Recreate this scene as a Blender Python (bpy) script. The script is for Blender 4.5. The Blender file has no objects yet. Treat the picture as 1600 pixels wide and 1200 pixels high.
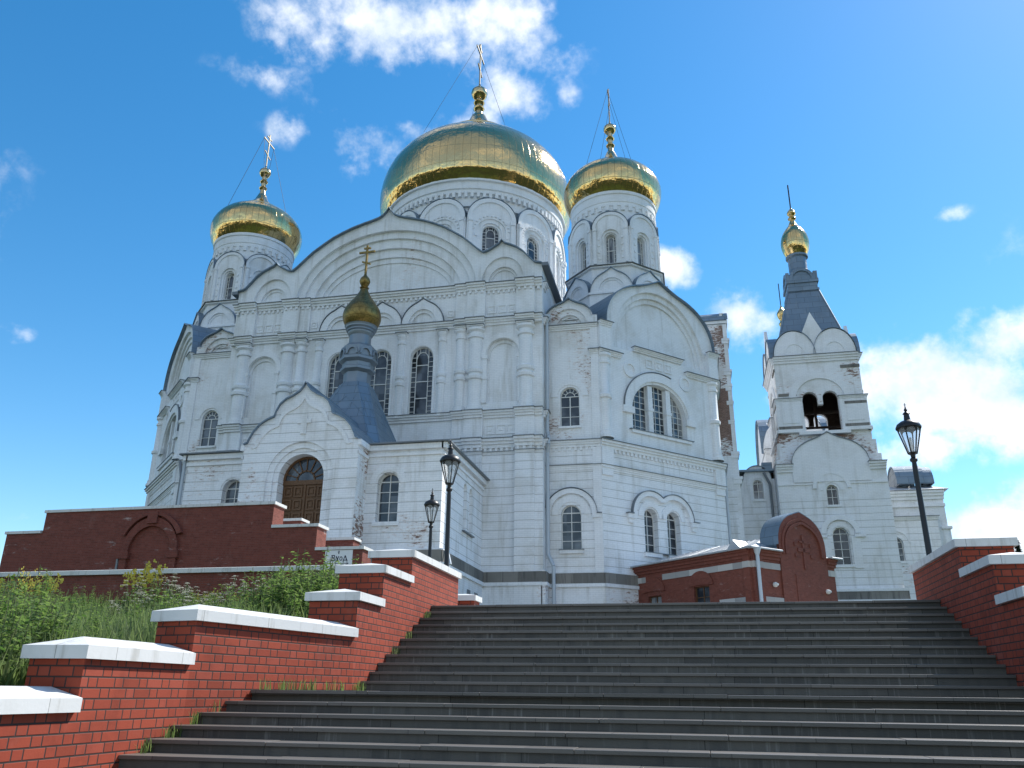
import bpy, bmesh, math, random
from mathutils import Vector, Matrix
from mathutils.geometry import tessellate_polygon
random.seed(7)
R = math.radians
S = bpy.context.scene
COL = S.collection

# ------------------------------------------------------------------ camera, sky, sun, exposure
def set_camera():
    yaw, pitch, roll = R(12.4), R(20.48), R(0.6)
    fw = Vector((-math.sin(yaw) * math.cos(pitch), math.cos(yaw) * math.cos(pitch), math.sin(pitch)))
    rt = Vector((math.cos(yaw), math.sin(yaw), 0)); up = rt.cross(fw)
    r2 = rt * math.cos(roll) + up * math.sin(roll); u2 = up * math.cos(roll) - rt * math.sin(roll)
    cd = bpy.data.cameras.new('camera'); cam = bpy.data.objects.new('camera', cd); COL.objects.link(cam)
    m = Matrix((r2, u2, -fw)).transposed().to_4x4(); cam.matrix_world = m
    cd.sensor_width = 36; cd.lens = 1290 / 1600 * 36; cd.clip_end = 8000; cd.clip_start = 0.1
    S.camera = cam
    return fw, r2, u2
FW, RT, UP = set_camera()
SUN = Vector((0.45, 0.50, 0.74)).normalized()

class NT:
    """small helper for node trees"""
    def __init__(s, tree): s.t = tree
    def n(s, kind, props=None, **inp):
        nd = s.t.nodes.new('ShaderNode' + kind)
        for k, v in (props or {}).items(): setattr(nd, k, v)
        for k, v in inp.items():
            k = k.replace('_', ' ') if not k.startswith('i') or not k[1:].isdigit() else int(k[1:])
            s.set(nd, k, v)
        return nd
    def set(s, nd, k, v):
        if isinstance(v, bpy.types.Node): v = v.outputs[0]
        if isinstance(v, bpy.types.NodeSocket): s.t.links.new(v, nd.inputs[k])
        else: nd.inputs[k].default_value = v
    def m(s, op, a, b=None, c=None, clamp=False):
        nd = s.t.nodes.new('ShaderNodeMath'); nd.operation = op; nd.use_clamp = clamp
        for i, v in enumerate((a, b, c)):
            if v is not None: s.set(nd, i, v)
        return nd.outputs[0]
    def vm(s, op, a, b=None, out=0):
        nd = s.t.nodes.new('ShaderNodeVectorMath'); nd.operation = op
        s.set(nd, 0, a)
        if b is not None: s.set(nd, 1, b)
        return nd.outputs[out]
    def mix(s, fac, a, b, mode='MIX'):
        nd = s.t.nodes.new('ShaderNodeMix'); nd.data_type = 'RGBA'; nd.blend_type = mode; nd.clamp_factor = True
        s.set(nd, 0, fac); s.set(nd, 6, a); s.set(nd, 7, b)
        return nd.outputs[2]
    def ramp(s, fac, lo, hi):
        nd = s.t.nodes.new('ShaderNodeMapRange'); nd.interpolation_type = 'SMOOTHSTEP'
        s.set(nd, 0, fac); s.set(nd, 1, lo); s.set(nd, 2, hi)
        return nd.outputs[0]
    def noise(s, vec, scale, detail=4, rough=.55, w=0):
        nd = s.t.nodes.new('ShaderNodeTexNoise'); s.set(nd, 'Vector', vec)
        nd.inputs['Scale'].default_value = scale; nd.inputs['Detail'].default_value = detail; nd.inputs['Roughness'].default_value = rough
        return nd.outputs[0]

def pix(x, y):   # viewing direction of a spot in the sky (directions only: clouds sit in the sky at infinity)
    return (FW + RT * ((x - 800) / 1290) - UP * ((y - 600) / 1290)).normalized()

def set_world():
    w = bpy.data.worlds.new('World'); S.world = w; w.use_nodes = True
    t = w.node_tree; t.nodes.clear(); k = NT(t)
    sky = k.n('TexSky', dict(sky_type='NISHITA', sun_disc=False))
    sky.sun_elevation = math.asin(SUN.z); sky.sun_rotation = math.atan2(SUN.x, SUN.y)
    sky.air_density = 1.0; sky.dust_density = 0.15; sky.ozone_density = 0.25; sky.altitude = 300
    tc = k.n('TexCoord'); d = tc.outputs['Generated']
    # clouds: ellipses of direction (centre, half width, half height, tilt, strength), broken up by noise
    blobs = [((600, 40), 195, 80, 8, .95), ((680, 80), 110, 55, 10, .8), ((800, 40), 110, 75, 35, .78), ((800, 140), 85, 42, 20, .85), ((725, 185), 60, 40, 0, .5),
             ((560, 220), 85, 60, 35, .72), ((455, 200), 40, 25, 0, .5), ((650, 205), 50, 25, 20, .6), ((880, 150), 24, 42, -20, .6), ((435, 60), 30, 40, -20, .4), ((410, 115), 60, 25, 10, .3),
             ((1480, 610), 230, 85, 3, 1.15), ((1590, 530), 80, 60, 0, 1.1), ((1400, 560), 110, 50, 0, .9), ((1500, 690), 140, 40, -12, .75),
             ((1050, 420), 60, 40, 20, .85), ((1150, 490), 90, 55, 25, .85), ((1560, 820), 130, 60, 0, 1.15), ((1475, 335), 30, 14, -8, .6),
             ((38, 520), 42, 20, 22, .62), ((45, 808), 30, 12, 5, .5), 
             ((2300, 500), 300, 120, 0, 1), ((-700, 300), 260, 110, 0, .9), ((500, -700), 300, 200, 0, .9)]
    val = None
    for (px, py), a, b, tilt, st in blobs:
        c = pix(px, py); e1 = (RT - c * RT.dot(c)).normalized(); e2 = c.cross(e1)
        ct, sn = math.cos(R(-tilt)), math.sin(R(-tilt))
        f1 = e1 * ct + e2 * sn * -1; f2 = e1 * sn + e2 * ct
        sc = 1290 * max(.3, abs(c.dot(FW)))
        dx = k.m('MULTIPLY', k.vm('DOT_PRODUCT', d, tuple(f1), 1), sc / a)
        dy = k.m('MULTIPLY', k.vm('DOT_PRODUCT', d, tuple(f2), 1), sc / b)
        q = k.m('ADD', k.m('MULTIPLY', dx, dx), k.m('MULTIPLY', dy, dy))
        front = k.m('GREATER_THAN', k.vm('DOT_PRODUCT', d, tuple(c), 1), 0)
        v = k.m('MULTIPLY', k.m('MULTIPLY', k.m('SUBTRACT', 1, k.m('POWER', q, .6)), st), front)
        val = v if val is None else k.m('MAXIMUM', val, v)
    # unseen haze and clouds added behind the camera to brighten the shaded facade
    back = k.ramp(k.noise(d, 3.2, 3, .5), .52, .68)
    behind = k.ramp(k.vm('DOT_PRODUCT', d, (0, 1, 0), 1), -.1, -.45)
    n1 = k.noise(d, 13, 7, .58); n2 = k.noise(d, 38, 5, .6)
    nn = k.m('ADD', k.m('MULTIPLY', k.m('SUBTRACT', n1, .5), 2.7), k.m('MULTIPLY', k.m('SUBTRACT', n2, .5), .8))
    shape = k.m('ADD', k.m('MAXIMUM', val, -1.0), nn)
    dens = k.ramp(shape, .08, 1.0)
    dens = k.m('MULTIPLY', dens, k.ramp(val, -.25, .25))
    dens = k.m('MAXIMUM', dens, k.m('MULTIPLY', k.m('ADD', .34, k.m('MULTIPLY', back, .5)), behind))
    n3 = k.noise(d, 9, 6, .6)
    cc = k.mix(k.ramp(n3, .35, .62), (4.2, 4.75, 5.4, 1), (6.5, 6.6, 6.8, 1))
    hue = k.n('HueSaturation', Color=sky, Hue=0.494, Saturation=1.42, Value=1.0)
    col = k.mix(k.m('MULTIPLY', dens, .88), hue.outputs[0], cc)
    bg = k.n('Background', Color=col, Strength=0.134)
    out = k.n('OutputWorld'); t.links.new(bg.outputs[0], out.inputs[0])
set_world()
def set_sun():
    ld = bpy.data.lights.new('sun', 'SUN'); ld.energy = 4.6; ld.angle = R(.5); ld.color = (1, .955, .88)
    o = bpy.data.objects.new('sun', ld); COL.objects.link(o)
    o.rotation_euler = (-SUN).to_track_quat('-Z', 'Y').to_euler(); o.location = (40, 40, 120)
set_sun()
S.view_settings.view_transform = 'Standard'; S.view_settings.look = 'None'
S.view_settings.exposure = 0.62; S.view_settings.gamma = 1

# ------------------------------------------------------------------ materials
def mat(name, base=(.5, .5, .5), rough=.7, metal=0., spec=.4, fn=None):
    m = bpy.data.materials.new(name); m.use_nodes = True; t = m.node_tree
    b = t.nodes['Principled BSDF']
    b.inputs['Base Color'].default_value = (*base, 1); b.inputs['Roughness'].default_value = rough
    b.inputs['Metallic'].default_value = metal; b.inputs['Specular IOR Level'].default_value = spec
    if fn: fn(NT(t), b)
    return m
def bump(k, b, h, strength, dist=.02):
    nd = k.n('Bump', Height=h, Strength=strength, Distance=dist); k.set(b, 'Normal', nd.outputs[0])
def uvw(k):
    tc = k.n('TexCoord'); return tc.outputs['UV'], k.n('NewGeometry').outputs['Position']

def m_white(name, peel, groove=False, base=(.87, .88, .90), dirt=.6):
    def fn(k, b):
        uv, pos = uvw(k)
        n1 = k.noise(pos, .35, 5, .6); n2 = k.noise(pos, 2.2, 5, .6); n3 = k.noise(pos, 9, 4, .6)
        br = k.n('TexBrick', dict(offset=.5), Vector=uv, Scale=1.0, Mortar_Size=.008, Mortar_Smooth=.3, Brick_Width=.27, Row_Height=.085, Color1=(.17, .085, .062, 1), Color2=(.27, .15, .11, 1), Mortar=(.40, .37, .34, 1))
        wide = k.n('TexBrick', dict(offset=.5), Vector=uv, Scale=1.0, Mortar_Size=.014, Mortar_Smooth=.5, Brick_Width=.42, Row_Height=.15, Color1=(1, 1, 1, 1), Color2=(.945, .95, .955, 1), Mortar=(.82, .83, .84, 1))
        # rain streaks: noise stretched in height
        st = k.noise(k.vm('MULTIPLY', pos, (1.1, 1.1, .12)), 1.6, 4, .6)
        c = k.mix(k.m('MULTIPLY', k.ramp(n1, .46, .72), dirt), (*base, 1), (.64, .62, .58, 1))
        c = k.mix(k.m('MULTIPLY', k.ramp(st, .50, .72), dirt * .95), c, (.55, .54, .51, 1))
        c = k.mix(k.m('MULTIPLY', k.ramp(n2, .55, .8), .30), c, (.70, .68, .66, 1))
        c = k.mix(1.0, c, wide.outputs[0], 'MULTIPLY')
        if groove:
            sp = k.n('SeparateXYZ', Vector=pos)
            fr = k.m('FRACT', k.m('DIVIDE', k.m('ADD', sp.outputs[2], k.m('MULTIPLY', k.m('SUBTRACT', n3, .5), .02)), .655))
            g = k.m('SUBTRACT', 1, k.ramp(k.m('ABSOLUTE', k.m('SUBTRACT', fr, .5)), .022, .05))
            rng = k.m('MULTIPLY', k.m('GREATER_THAN', sp.outputs[2], 8.75), k.m('LESS_THAN', sp.outputs[2], 17.4))
            g = k.m('MULTIPLY', g, rng)
            c = k.mix(k.m('MULTIPLY', g, .62), c, (.30, .29, .27, 1))
        pm = k.m('ADD', k.m('MULTIPLY', k.noise(pos, .16, 3, .5), .9), k.m('MULTIPLY', k.noise(k.vm('MULTIPLY', pos, (.8, .8, 2.6)), 2.6, 6, .72), .6))
        hi = 1.06 - peel
        pmask = k.ramp(pm, hi, hi + .035)
        edge = k.ramp(pm, hi - .06, hi)
        c = k.mix(k.m('MULTIPLY', edge, .45), c, (.66, .54, .48, 1))
        c = k.mix(pmask, c, br.outputs[0])
        ch = k.ramp(k.m('ADD', k.noise(k.vm('MULTIPLY', pos, (1, 1, 2.4)), 3.6, 5, .65), k.m('MULTIPLY', k.m('SUBTRACT', n1, .5), .22)), .735, .765)
        if peel > .05: pmask = k.m('MAXIMUM', pmask, k.m('MULTIPLY', ch, .8)); c = k.mix(k.m('MULTIPLY', ch, .8), c, br.outputs[0])
        k.set(b, 'Base Color', c)
        h = k.m('ADD', k.m('MULTIPLY', n3, .4), k.m('MULTIPLY', br.outputs[1], -.8))
        h = k.m('SUBTRACT', h, k.m('MULTIPLY', pmask, .8))
        if groove: h = k.m('SUBTRACT', h, k.m('MULTIPLY', g, 3.0))
        bump(k, b, h, .45, .02)
    return mat(name, base, .88, 0, .15, fn)

def flemish(k, uv, course, stretch, head, gap):
    sp = k.n('SeparateXYZ', Vector=uv)
    vr = k.m('DIVIDE', sp.outputs[1], course); row = k.m('FLOOR', vr); fv = k.m('SUBTRACT', vr, row)
    per = stretch + head + 2 * gap
    uu = k.m('ADD', k.m('DIVIDE', sp.outputs[0], per), k.m('MULTIPLY', k.m('MODULO', k.m('ABSOLUTE', row), 2), .5))
    cell = k.m('FLOOR', uu); fu = k.m('MULTIPLY', k.m('SUBTRACT', uu, cell), per)
    ish = k.m('GREATER_THAN', fu, stretch + gap)
    d1 = k.m('MINIMUM', fu, k.m('SUBTRACT', per, fu)); d2 = k.m('ABSOLUTE', k.m('SUBTRACT', fu, stretch + gap))
    du = k.m('MINIMUM', d1, d2)
    dv = k.m('MULTIPLY', k.m('MINIMUM', fv, k.m('SUBTRACT', 1, fv)), course)
    dd = k.m('MINIMUM', du, dv)
    brick = k.ramp(dd, gap * .35, gap * .75)
    cv = k.n('CombineXYZ', i0=k.m('ADD', k.m('MULTIPLY', cell, 2), ish), i1=row, i2=.5)
    wn = k.n('TexWhiteNoise', dict(noise_dimensions='3D'), Vector=cv.outputs[0])
    return brick, wn.outputs[0]

def m_brick(name, c1, c2, mortar, eff=0., course=.1, gap=.011):
    def fn(k, b):
        uv, pos = uvw(k)
        bk, rnd = flemish(k, uv, course, .25, .12, gap)
        n = k.noise(pos, 3, 5, .6); n2 = k.noise(pos, 45, 3, .6)
        c = k.mix(rnd, (*c1, 1), (*c2, 1))
        c = k.mix(k.m('MULTIPLY', k.m('GREATER_THAN', rnd, .86), .45), c, tuple(x * .5 for x in c1) + (1,))
        c = k.mix(k.m('MULTIPLY', k.m('LESS_THAN', rnd, .10), .3), c, tuple(min(1, x * 1.25 + .03) for x in c2) + (1,))
        c = k.mix(k.m('MULTIPLY', k.ramp(n, .45, .75), .5), c, tuple(x * .55 for x in c1) + (1,))
        c = k.mix(k.m('MULTIPLY', k.ramp(k.noise(k.vm('MULTIPLY', pos, (1, 1, .45)), 1.1, 6, .7), .58, .74), .12), c, (.42, .33, .29, 1))
        c = k.mix(k.m('MULTIPLY', n2, .25), c, tuple(x * .7 for x in c1) + (1,))
        if eff:
            e = k.m('MULTIPLY', k.ramp(k.noise(k.vm('MULTIPLY', pos, (1, 1, 3)), .9, 6, .7), .60, .74), eff)
            c = k.mix(e, c, (.55, .47, .44, 1))
        c = k.mix(bk, (*mortar, 1), c)
        k.set(b, 'Base Color', c)
        bump(k, b, k.m('ADD', k.m('MULTIPLY', bk, 1.0), k.m('MULTIPLY', n2, .25)), .6, .008)
    return mat(name, c1, .75, 0, .3, fn)

def fn_capwhite(k, b):
    uv, pos = uvw(k); n = k.noise(pos, 3, 5, .6); s = k.noise(k.vm('MULTIPLY', pos, (3, 3, .4)), 2, 4, .6)
    c = k.mix(k.m('MULTIPLY', k.ramp(n, .5, .8), .45), (.64, .64, .635, 1), (.48, .475, .455, 1))
    c = k.mix(k.m('MULTIPLY', k.ramp(s, .52, .72), .6), c, (.36, .345, .31, 1))
    sm = k.n('TexBrick', dict(offset=.3), Vector=uv, Scale=1.0, Mortar_Size=.004, Brick_Width=1.15, Row_Height=30.0, Color1=(1, 1, 1, 1), Color2=(.93, .93, .92, 1), Mortar=(.42, .41, .39, 1)); c = k.mix(1.0, c, sm.outputs[0], 'MULTIPLY')
    k.set(b, 'Base Color', c); bump(k, b, k.noise(pos, 30, 3), .15, .01)
def fn_roof(c1, c2):
    def fn(k, b):
        uv, pos = uvw(k)
        br = k.n('TexBrick', dict(offset=.5), Vector=uv, Scale=1.0, Mortar_Size=.018, Brick_Width=1.5, Row_Height=.72, Color1=(*c1, 1), Color2=(*c2, 1), Mortar=(*[x * .55 for x in c1], 1))
        n = k.noise(pos, .8, 5, .6); s = k.noise(k.vm('MULTIPLY', pos, (2, 2, .3)), 1.6, 4, .6)
        c = k.mix(k.m('MULTIPLY', k.ramp(n, .45, .75), .5), br.outputs[0], tuple(x * .72 for x in c2) + (1,))
        c = k.mix(k.m('MULTIPLY', k.ramp(s, .55, .75), .35), c, (.30, .30, .29, 1))
        k.set(b, 'Base Color', c); k.set(b, 'Roughness', k.m('ADD', .32, k.m('MULTIPLY', n, .3)))
        bump(k, b, k.m('ADD', k.m('MULTIPLY', br.outputs[1], -1), k.m('MULTIPLY', n, .4)), .4, .03)
    return fn
def m_gold(name, base, rough, pw, ph, dull=0.):
    def fn(k, b):
        uv, pos = uvw(k)
        br = k.n('TexBrick', dict(offset=0.0), Vector=uv, Scale=1.0, Mortar_Size=.035, Mortar_Smooth=.4, Brick_Width=pw, Row_Height=ph, Color1=(0, 0, 0, 1), Color2=(1, 1, 1, 1), Mortar=(0, 0, 0, 1))
        n = k.noise(pos, .9, 3, .5); n2 = k.noise(pos, 3.5, 3, .5)
        c = k.mix(k.m('MULTIPLY', br.outputs[0], .18), (*base, 1), tuple(x * .78 for x in base) + (1,))
        c = k.mix(k.m('MULTIPLY', br.outputs[1], .6), c, tuple(x * .35 for x in base) + (1,))
        if dull: c = k.mix(k.m('MULTIPLY', k.ramp(n2, .4, .7), dull), c, (.10, .075, .03, 1))
        k.set(b, 'Base Color', c)
        k.set(b, 'Roughness', k.m('ADD', rough, k.m('MULTIPLY', n2, .06)))
        h = k.m('ADD', k.m('MULTIPLY', n, 1.2), k.m('ADD', k.m('MULTIPLY', n2, .25), k.m('MULTIPLY', br.outputs[1], -.12)))
        bump(k, b, h, .30, .25)
    return mat(name, base, rough, 1., .5, fn)
def fn_stone(c1, c2, streak):
    def fn(k, b):
        uv, pos = uvw(k)
        n = k.noise(pos, 1.3, 5, .6); n2 = k.noise(pos, 60, 3, .6)
        s = k.noise(k.vm('MULTIPLY', pos, (14, 14, .5)), 1.4, 5, .7); s2 = k.noise(k.vm('MULTIPLY', pos, (1, 1, .05)), .9, 2)
        ob = k.n('ObjectInfo'); sh = k.n('CombineXYZ', i0=k.m('MULTIPLY', ob.outputs['Random'], 9.0)); br = k.n('TexBrick', dict(offset=.43), Vector=k.vm('ADD', uv, sh.outputs[0]), Scale=1.0, Mortar_Size=.004, Brick_Width=1.35, Row_Height=50.0, Color1=(1, 1, 1, 1), Color2=(.60, .61, .63, 1), Mortar=(.2, .2, .2, 1))
        c = k.mix(n, (*c1, 1), (*c2, 1))
        c = k.mix(k.m('MULTIPLY', n2, .35), c, tuple(x * .55 for x in c1) + (1,))
        c = k.mix(1.0, c, br.outputs[0], 'MULTIPLY')
        if streak:
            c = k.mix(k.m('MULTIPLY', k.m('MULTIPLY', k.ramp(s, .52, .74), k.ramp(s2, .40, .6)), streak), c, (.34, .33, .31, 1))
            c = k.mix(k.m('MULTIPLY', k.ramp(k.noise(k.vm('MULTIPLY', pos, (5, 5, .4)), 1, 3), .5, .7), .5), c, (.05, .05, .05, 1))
        if not streak and c1[0] < .15:   # upward faces are mixed towards a paler grey
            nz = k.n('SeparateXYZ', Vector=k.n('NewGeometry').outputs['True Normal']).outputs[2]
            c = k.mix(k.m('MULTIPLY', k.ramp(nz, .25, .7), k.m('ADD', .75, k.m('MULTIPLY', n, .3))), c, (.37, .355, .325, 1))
        k.set(b, 'Base Color', c); bump(k, b, k.m('ADD', n2, k.m('MULTIPLY', br.outputs[1], -1)), .25, .006)
    return fn
def fn_glass(k, b):
    uv, pos = uvw(k)
    n = k.noise(pos, .7, 2); sp = k.n('TexBrick', dict(offset=0), Vector=uv, Scale=1, Mortar_Size=.0, Brick_Width=.62, Row_Height=.8, Color1=(.012, .016, .022, 1), Color2=(.17, .185, .205, 1))
    rn = k.n('ObjectInfo').outputs['Random']; cu = k.m('MULTIPLY', k.m('GREATER_THAN', rn, .62), k.ramp(k.noise(k.vm('MULTIPLY', pos, (1.2, 1.2, .25)), 1.5, 3), .42, .55))
    k.set(b, 'Base Color', k.mix(k.m('MULTIPLY', cu, .75), k.mix(k.ramp(n, .3, .7), (.015, .02, .028, 1), sp.outputs[0]), (.30, .31, .32, 1)))
    bump(k, b, n, .08, .1)
def fn_grass(k, b):
    g = k.n('NewGeometry'); pos = g.outputs['Position']; rnd = g.outputs['Random Per Island']
    n = k.noise(pos, .45, 4, .6)
    c = k.mix(rnd, (.07, .12, .035, 1), (.17, .225, .085, 1))
    c = k.mix(k.m('MULTIPLY', k.ramp(n, .4, .65), .6), c, (.13, .15, .085, 1))
    k.set(b, 'Base Color', c)
def fn_ground(k, b):
    uv, pos = uvw(k); n = k.noise(pos, .5, 6, .65); n2 = k.noise(pos, .01, 4)
    c = k.mix(n, (.045, .075, .022, 1), (.085, .10, .045, 1)); c = k.mix(k.ramp(n2, .4, .6), c, (.03, .055, .022, 1))
    far = k.ramp(k.m('ADD', k.vm('LENGTH', pos, None, 1), k.m('MULTIPLY', n2, 50)), 95, 140); c = k.mix(far, c, k.mix(n, (.008, .016, .007, 1), (.02, .032, .014, 1)))
    k.set(b, 'Base Color', c); bump(k, b, k.noise(pos, 8, 4), .4, .1)
def fn_pave(k, b):
    uv, pos = uvw(k); n = k.noise(pos, 1.2, 5)
    br = k.n('TexBrick', dict(offset=.5), Vector=pos, Scale=1, Mortar_Size=.01, Brick_Width=.4, Row_Height=.2, Color1=(.40, .39, .37, 1), Color2=(.47, .46, .44, 1), Mortar=(.1, .1, .09, 1))
    k.set(b, 'Base Color', k.mix(k.m('MULTIPLY', n, .5), br.outputs[0], (.15, .145, .135, 1)))
def fn_leaf(c1, c2):
    def fn(k, b):
        g = k.n('NewGeometry'); rnd = g.outputs['Random Per Island']
        k.set(b, 'Base Color', k.mix(rnd, (*c1, 1), (*c2, 1)))
    return fn
def m_leaf(name, fn, trans=.5):
    m = mat(name, (.07, .1, .03), .6, 0, .25, fn); t = m.node_tree; b = t.nodes['Principled BSDF']; out = t.nodes['Material Output']
    src = b.inputs['Base Color'].links[0].from_socket
    tr = t.nodes.new('ShaderNodeBsdfTranslucent'); mx = t.nodes.new('ShaderNodeMixShader'); mx.inputs[0].default_value = trans
    hs = t.nodes.new('ShaderNodeHueSaturation'); hs.inputs['Value'].default_value = 1.7; hs.inputs['Saturation'].default_value = 1.1
    t.links.new(src, hs.inputs['Color']); t.links.new(hs.outputs[0], tr.inputs['Color'])
    t.links.new(b.outputs[0], mx.inputs[1]); t.links.new(tr.outputs[0], mx.inputs[2]); t.links.new(mx.outputs[0], out.inputs[0])
    return m
def fn_wood(k, b):
    uv, pos = uvw(k); n = k.noise(k.vm('MULTIPLY', pos, (6, 6, .6)), 3, 5, .6)
    k.set(b, 'Base Color', k.mix(n, (.085, .04, .018, 1), (.17, .085, .035, 1))); bump(k, b, n, .2, .01)
def fn_plain(c, v=.25, sc=4):
    def fn(k, b):
        uv, pos = uvw(k); n = k.noise(pos, sc, 4)
        k.set(b, 'Base Color', k.mix(k.m('MULTIPLY', n, v * 2), (*c, 1), tuple(x * .6 for x in c) + (1,)))
        bump(k, b, k.noise(pos, 25, 3), .1, .01)
    return fn

WHITE = m_white('whitewashed brick', .07)
WHITEG = m_white('whitewashed brick with joints', .06, True)
WORN = m_white('peeling whitewash', .215)
BARE = m_white('bare brick with old whitewash', .55, dirt=.6)
BELF = m_white('belfry whitewash', .15)
SIDEW = m_white('peeling portal side', .30)
HALF = m_white('half peeled whitewash', .34, dirt=.6)
TRIM = m_white('whitewashed trim', .02, dirt=.3)
CAPW = mat('white paint', (.8, .8, .8), .6, 0, .3, fn_capwhite)
RED = m_brick('red facing brick', (.26, .043, .021), (.33, .058, .027), (.04, .027, .024), gap=.014)
REDOLD = m_brick('weathered red brick', (.165, .042, .029), (.215, .058, .040), (.15, .085, .07), .7, .077, .008)
REDPAV = m_brick('brown red brick', (.19, .055, .037), (.235, .07, .047), (.15, .08, .062), .35, .077, .008)
SHADEBR = m_brick('bare brick with painted shade', (.035, .02, .015), (.055, .03, .022), (.035, .03, .026), 0, .085)  # unpainted brick with the belfry's interior shade put into its near-black colour
ROOF = mat('blue grey sheet metal', (.2, .27, .35), .4, .35, .5, fn_roof((.15, .21, .27), (.19, .25, .31)))
ROOFL = mat('pale sheet metal', (.4, .42, .44), .4, .3, .5, fn_roof((.38, .41, .44), (.45, .47, .49)))
FLASH = mat('grey flashing', (.16, .19, .22), .5, .2, .4, fn_plain((.19, .215, .24), .3, 2))
GOLD = m_gold('gilded sheet', (.66, .475, .22), .11, .93, 2.3)
GOLDS = m_gold('gilded sheet small', (.68, .48, .21), .11, .63, 1.5)
GOLDT = m_gold('gilded trim', (.60, .45, .24), .14, 9., 9.)
GOLDD = m_gold('dull old gilding', (.29, .20, .07), .38, .5, .6, .45)
CROSSM = mat('gilded cross metal', (.42, .37, .28), .4, 1., .5, fn_plain((.42, .37, .28), .2, 3))
WIRE = mat('dark wire', (.06, .055, .05), .6, .5, .4, fn_plain((.06, .055, .05)))
GLASS = mat('window glass', (.02, .025, .03), .07, 0, .6, fn_glass)
FRAME = mat('white window frame', (.6, .6, .57), .6, 0, .3, fn_plain((.72, .715, .69), .12))
WOOD = mat('brown door wood', (.13, .06, .026), .55, 0, .4, fn_wood)
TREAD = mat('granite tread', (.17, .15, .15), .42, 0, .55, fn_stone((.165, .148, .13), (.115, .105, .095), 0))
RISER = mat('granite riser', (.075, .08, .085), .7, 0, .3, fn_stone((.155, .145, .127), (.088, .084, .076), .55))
STONE = mat('grey plinth stone', (.2, .19, .17), .85, 0, .2, fn_stone((.33, .31, .28), (.22, .21, .19), .4))
LIME = mat('pale stone band', (.45, .43, .4), .85, 0, .2, fn_stone((.62, .60, .57), (.52, .50, .47), 0))
BLACK = mat('black cast iron', (.012, .012, .013), .42, .2, .5, fn_plain((.013, .013, .014), .2))
def m_lantern():
    m = mat('lantern glass', (.75, .77, .78), .15, 0, .5, lambda k, b: k.set(b, 'Base Color', k.mix(k.noise(uvw(k)[1], 6, 3), (.8, .82, .84, 1), (.62, .64, .66, 1))))
    t = m.node_tree; tr = t.nodes.new('ShaderNodeBsdfTransparent'); mx = t.nodes.new('ShaderNodeMixShader'); mx.inputs[0].default_value = .26
    t.links.new(tr.outputs[0], mx.inputs[1]); t.links.new(t.nodes['Principled BSDF'].outputs[0], mx.inputs[2]); t.links.new(mx.outputs[0], t.nodes['Material Output'].inputs[0]); return m
LGLASS = m_lantern()
BULB = mat('frosted lamp tube', (.7, .7, .68), .5, 0, .4, fn_plain((.72, .72, .7), .1))
PIPE = mat('pale downpipe', (.5, .54, .58), .5, .2, .4, fn_plain((.50, .55, .60), .2))
PIPED = mat('grey downpipe', (.2, .22, .24), .5, .2, .4, fn_plain((.2, .22, .24), .2))
GRASS = m_leaf('grass blades', fn_grass, .5)
GROUND = mat('meadow ground', (.05, .08, .03), .95, 0, .1, fn_ground)
PAVE = mat('plaza paving', (.22, .21, .2), .9, 0, .2, fn_pave)
LEAF = m_leaf('weed leaves', fn_leaf((.06, .115, .03), (.16, .22, .075)), .45)
STEM = mat('weed stems', (.09, .12, .05), .7, 0, .3, fn_leaf((.07, .10, .035), (.13, .14, .06)))
UMBEL = m_leaf('white flowers', fn_leaf((.34, .35, .30), (.5, .5, .45)), .35)
YELLOW = mat('yellow flowers', (.5, .4, .05), .8, 0, .2, fn_leaf((.42, .36, .05), (.55, .48, .1)))
NEEDLE = mat('dark needles', (.02, .04, .02), .8, 0, .2, fn_leaf((.015, .032, .016), (.035, .06, .028)))
BARK = mat('bark', (.06, .045, .03), .9, 0, .1, fn_plain((.06, .045, .03)))
SIGNW = mat('white enamel sign', (.72, .74, .76), .4, 0, .4, fn_plain((.72, .74, .76), .12))
INK = mat('dark blue lettering', (.03, .035, .07), .6, 0, .3, fn_plain((.03, .035, .07), .1))

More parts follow.
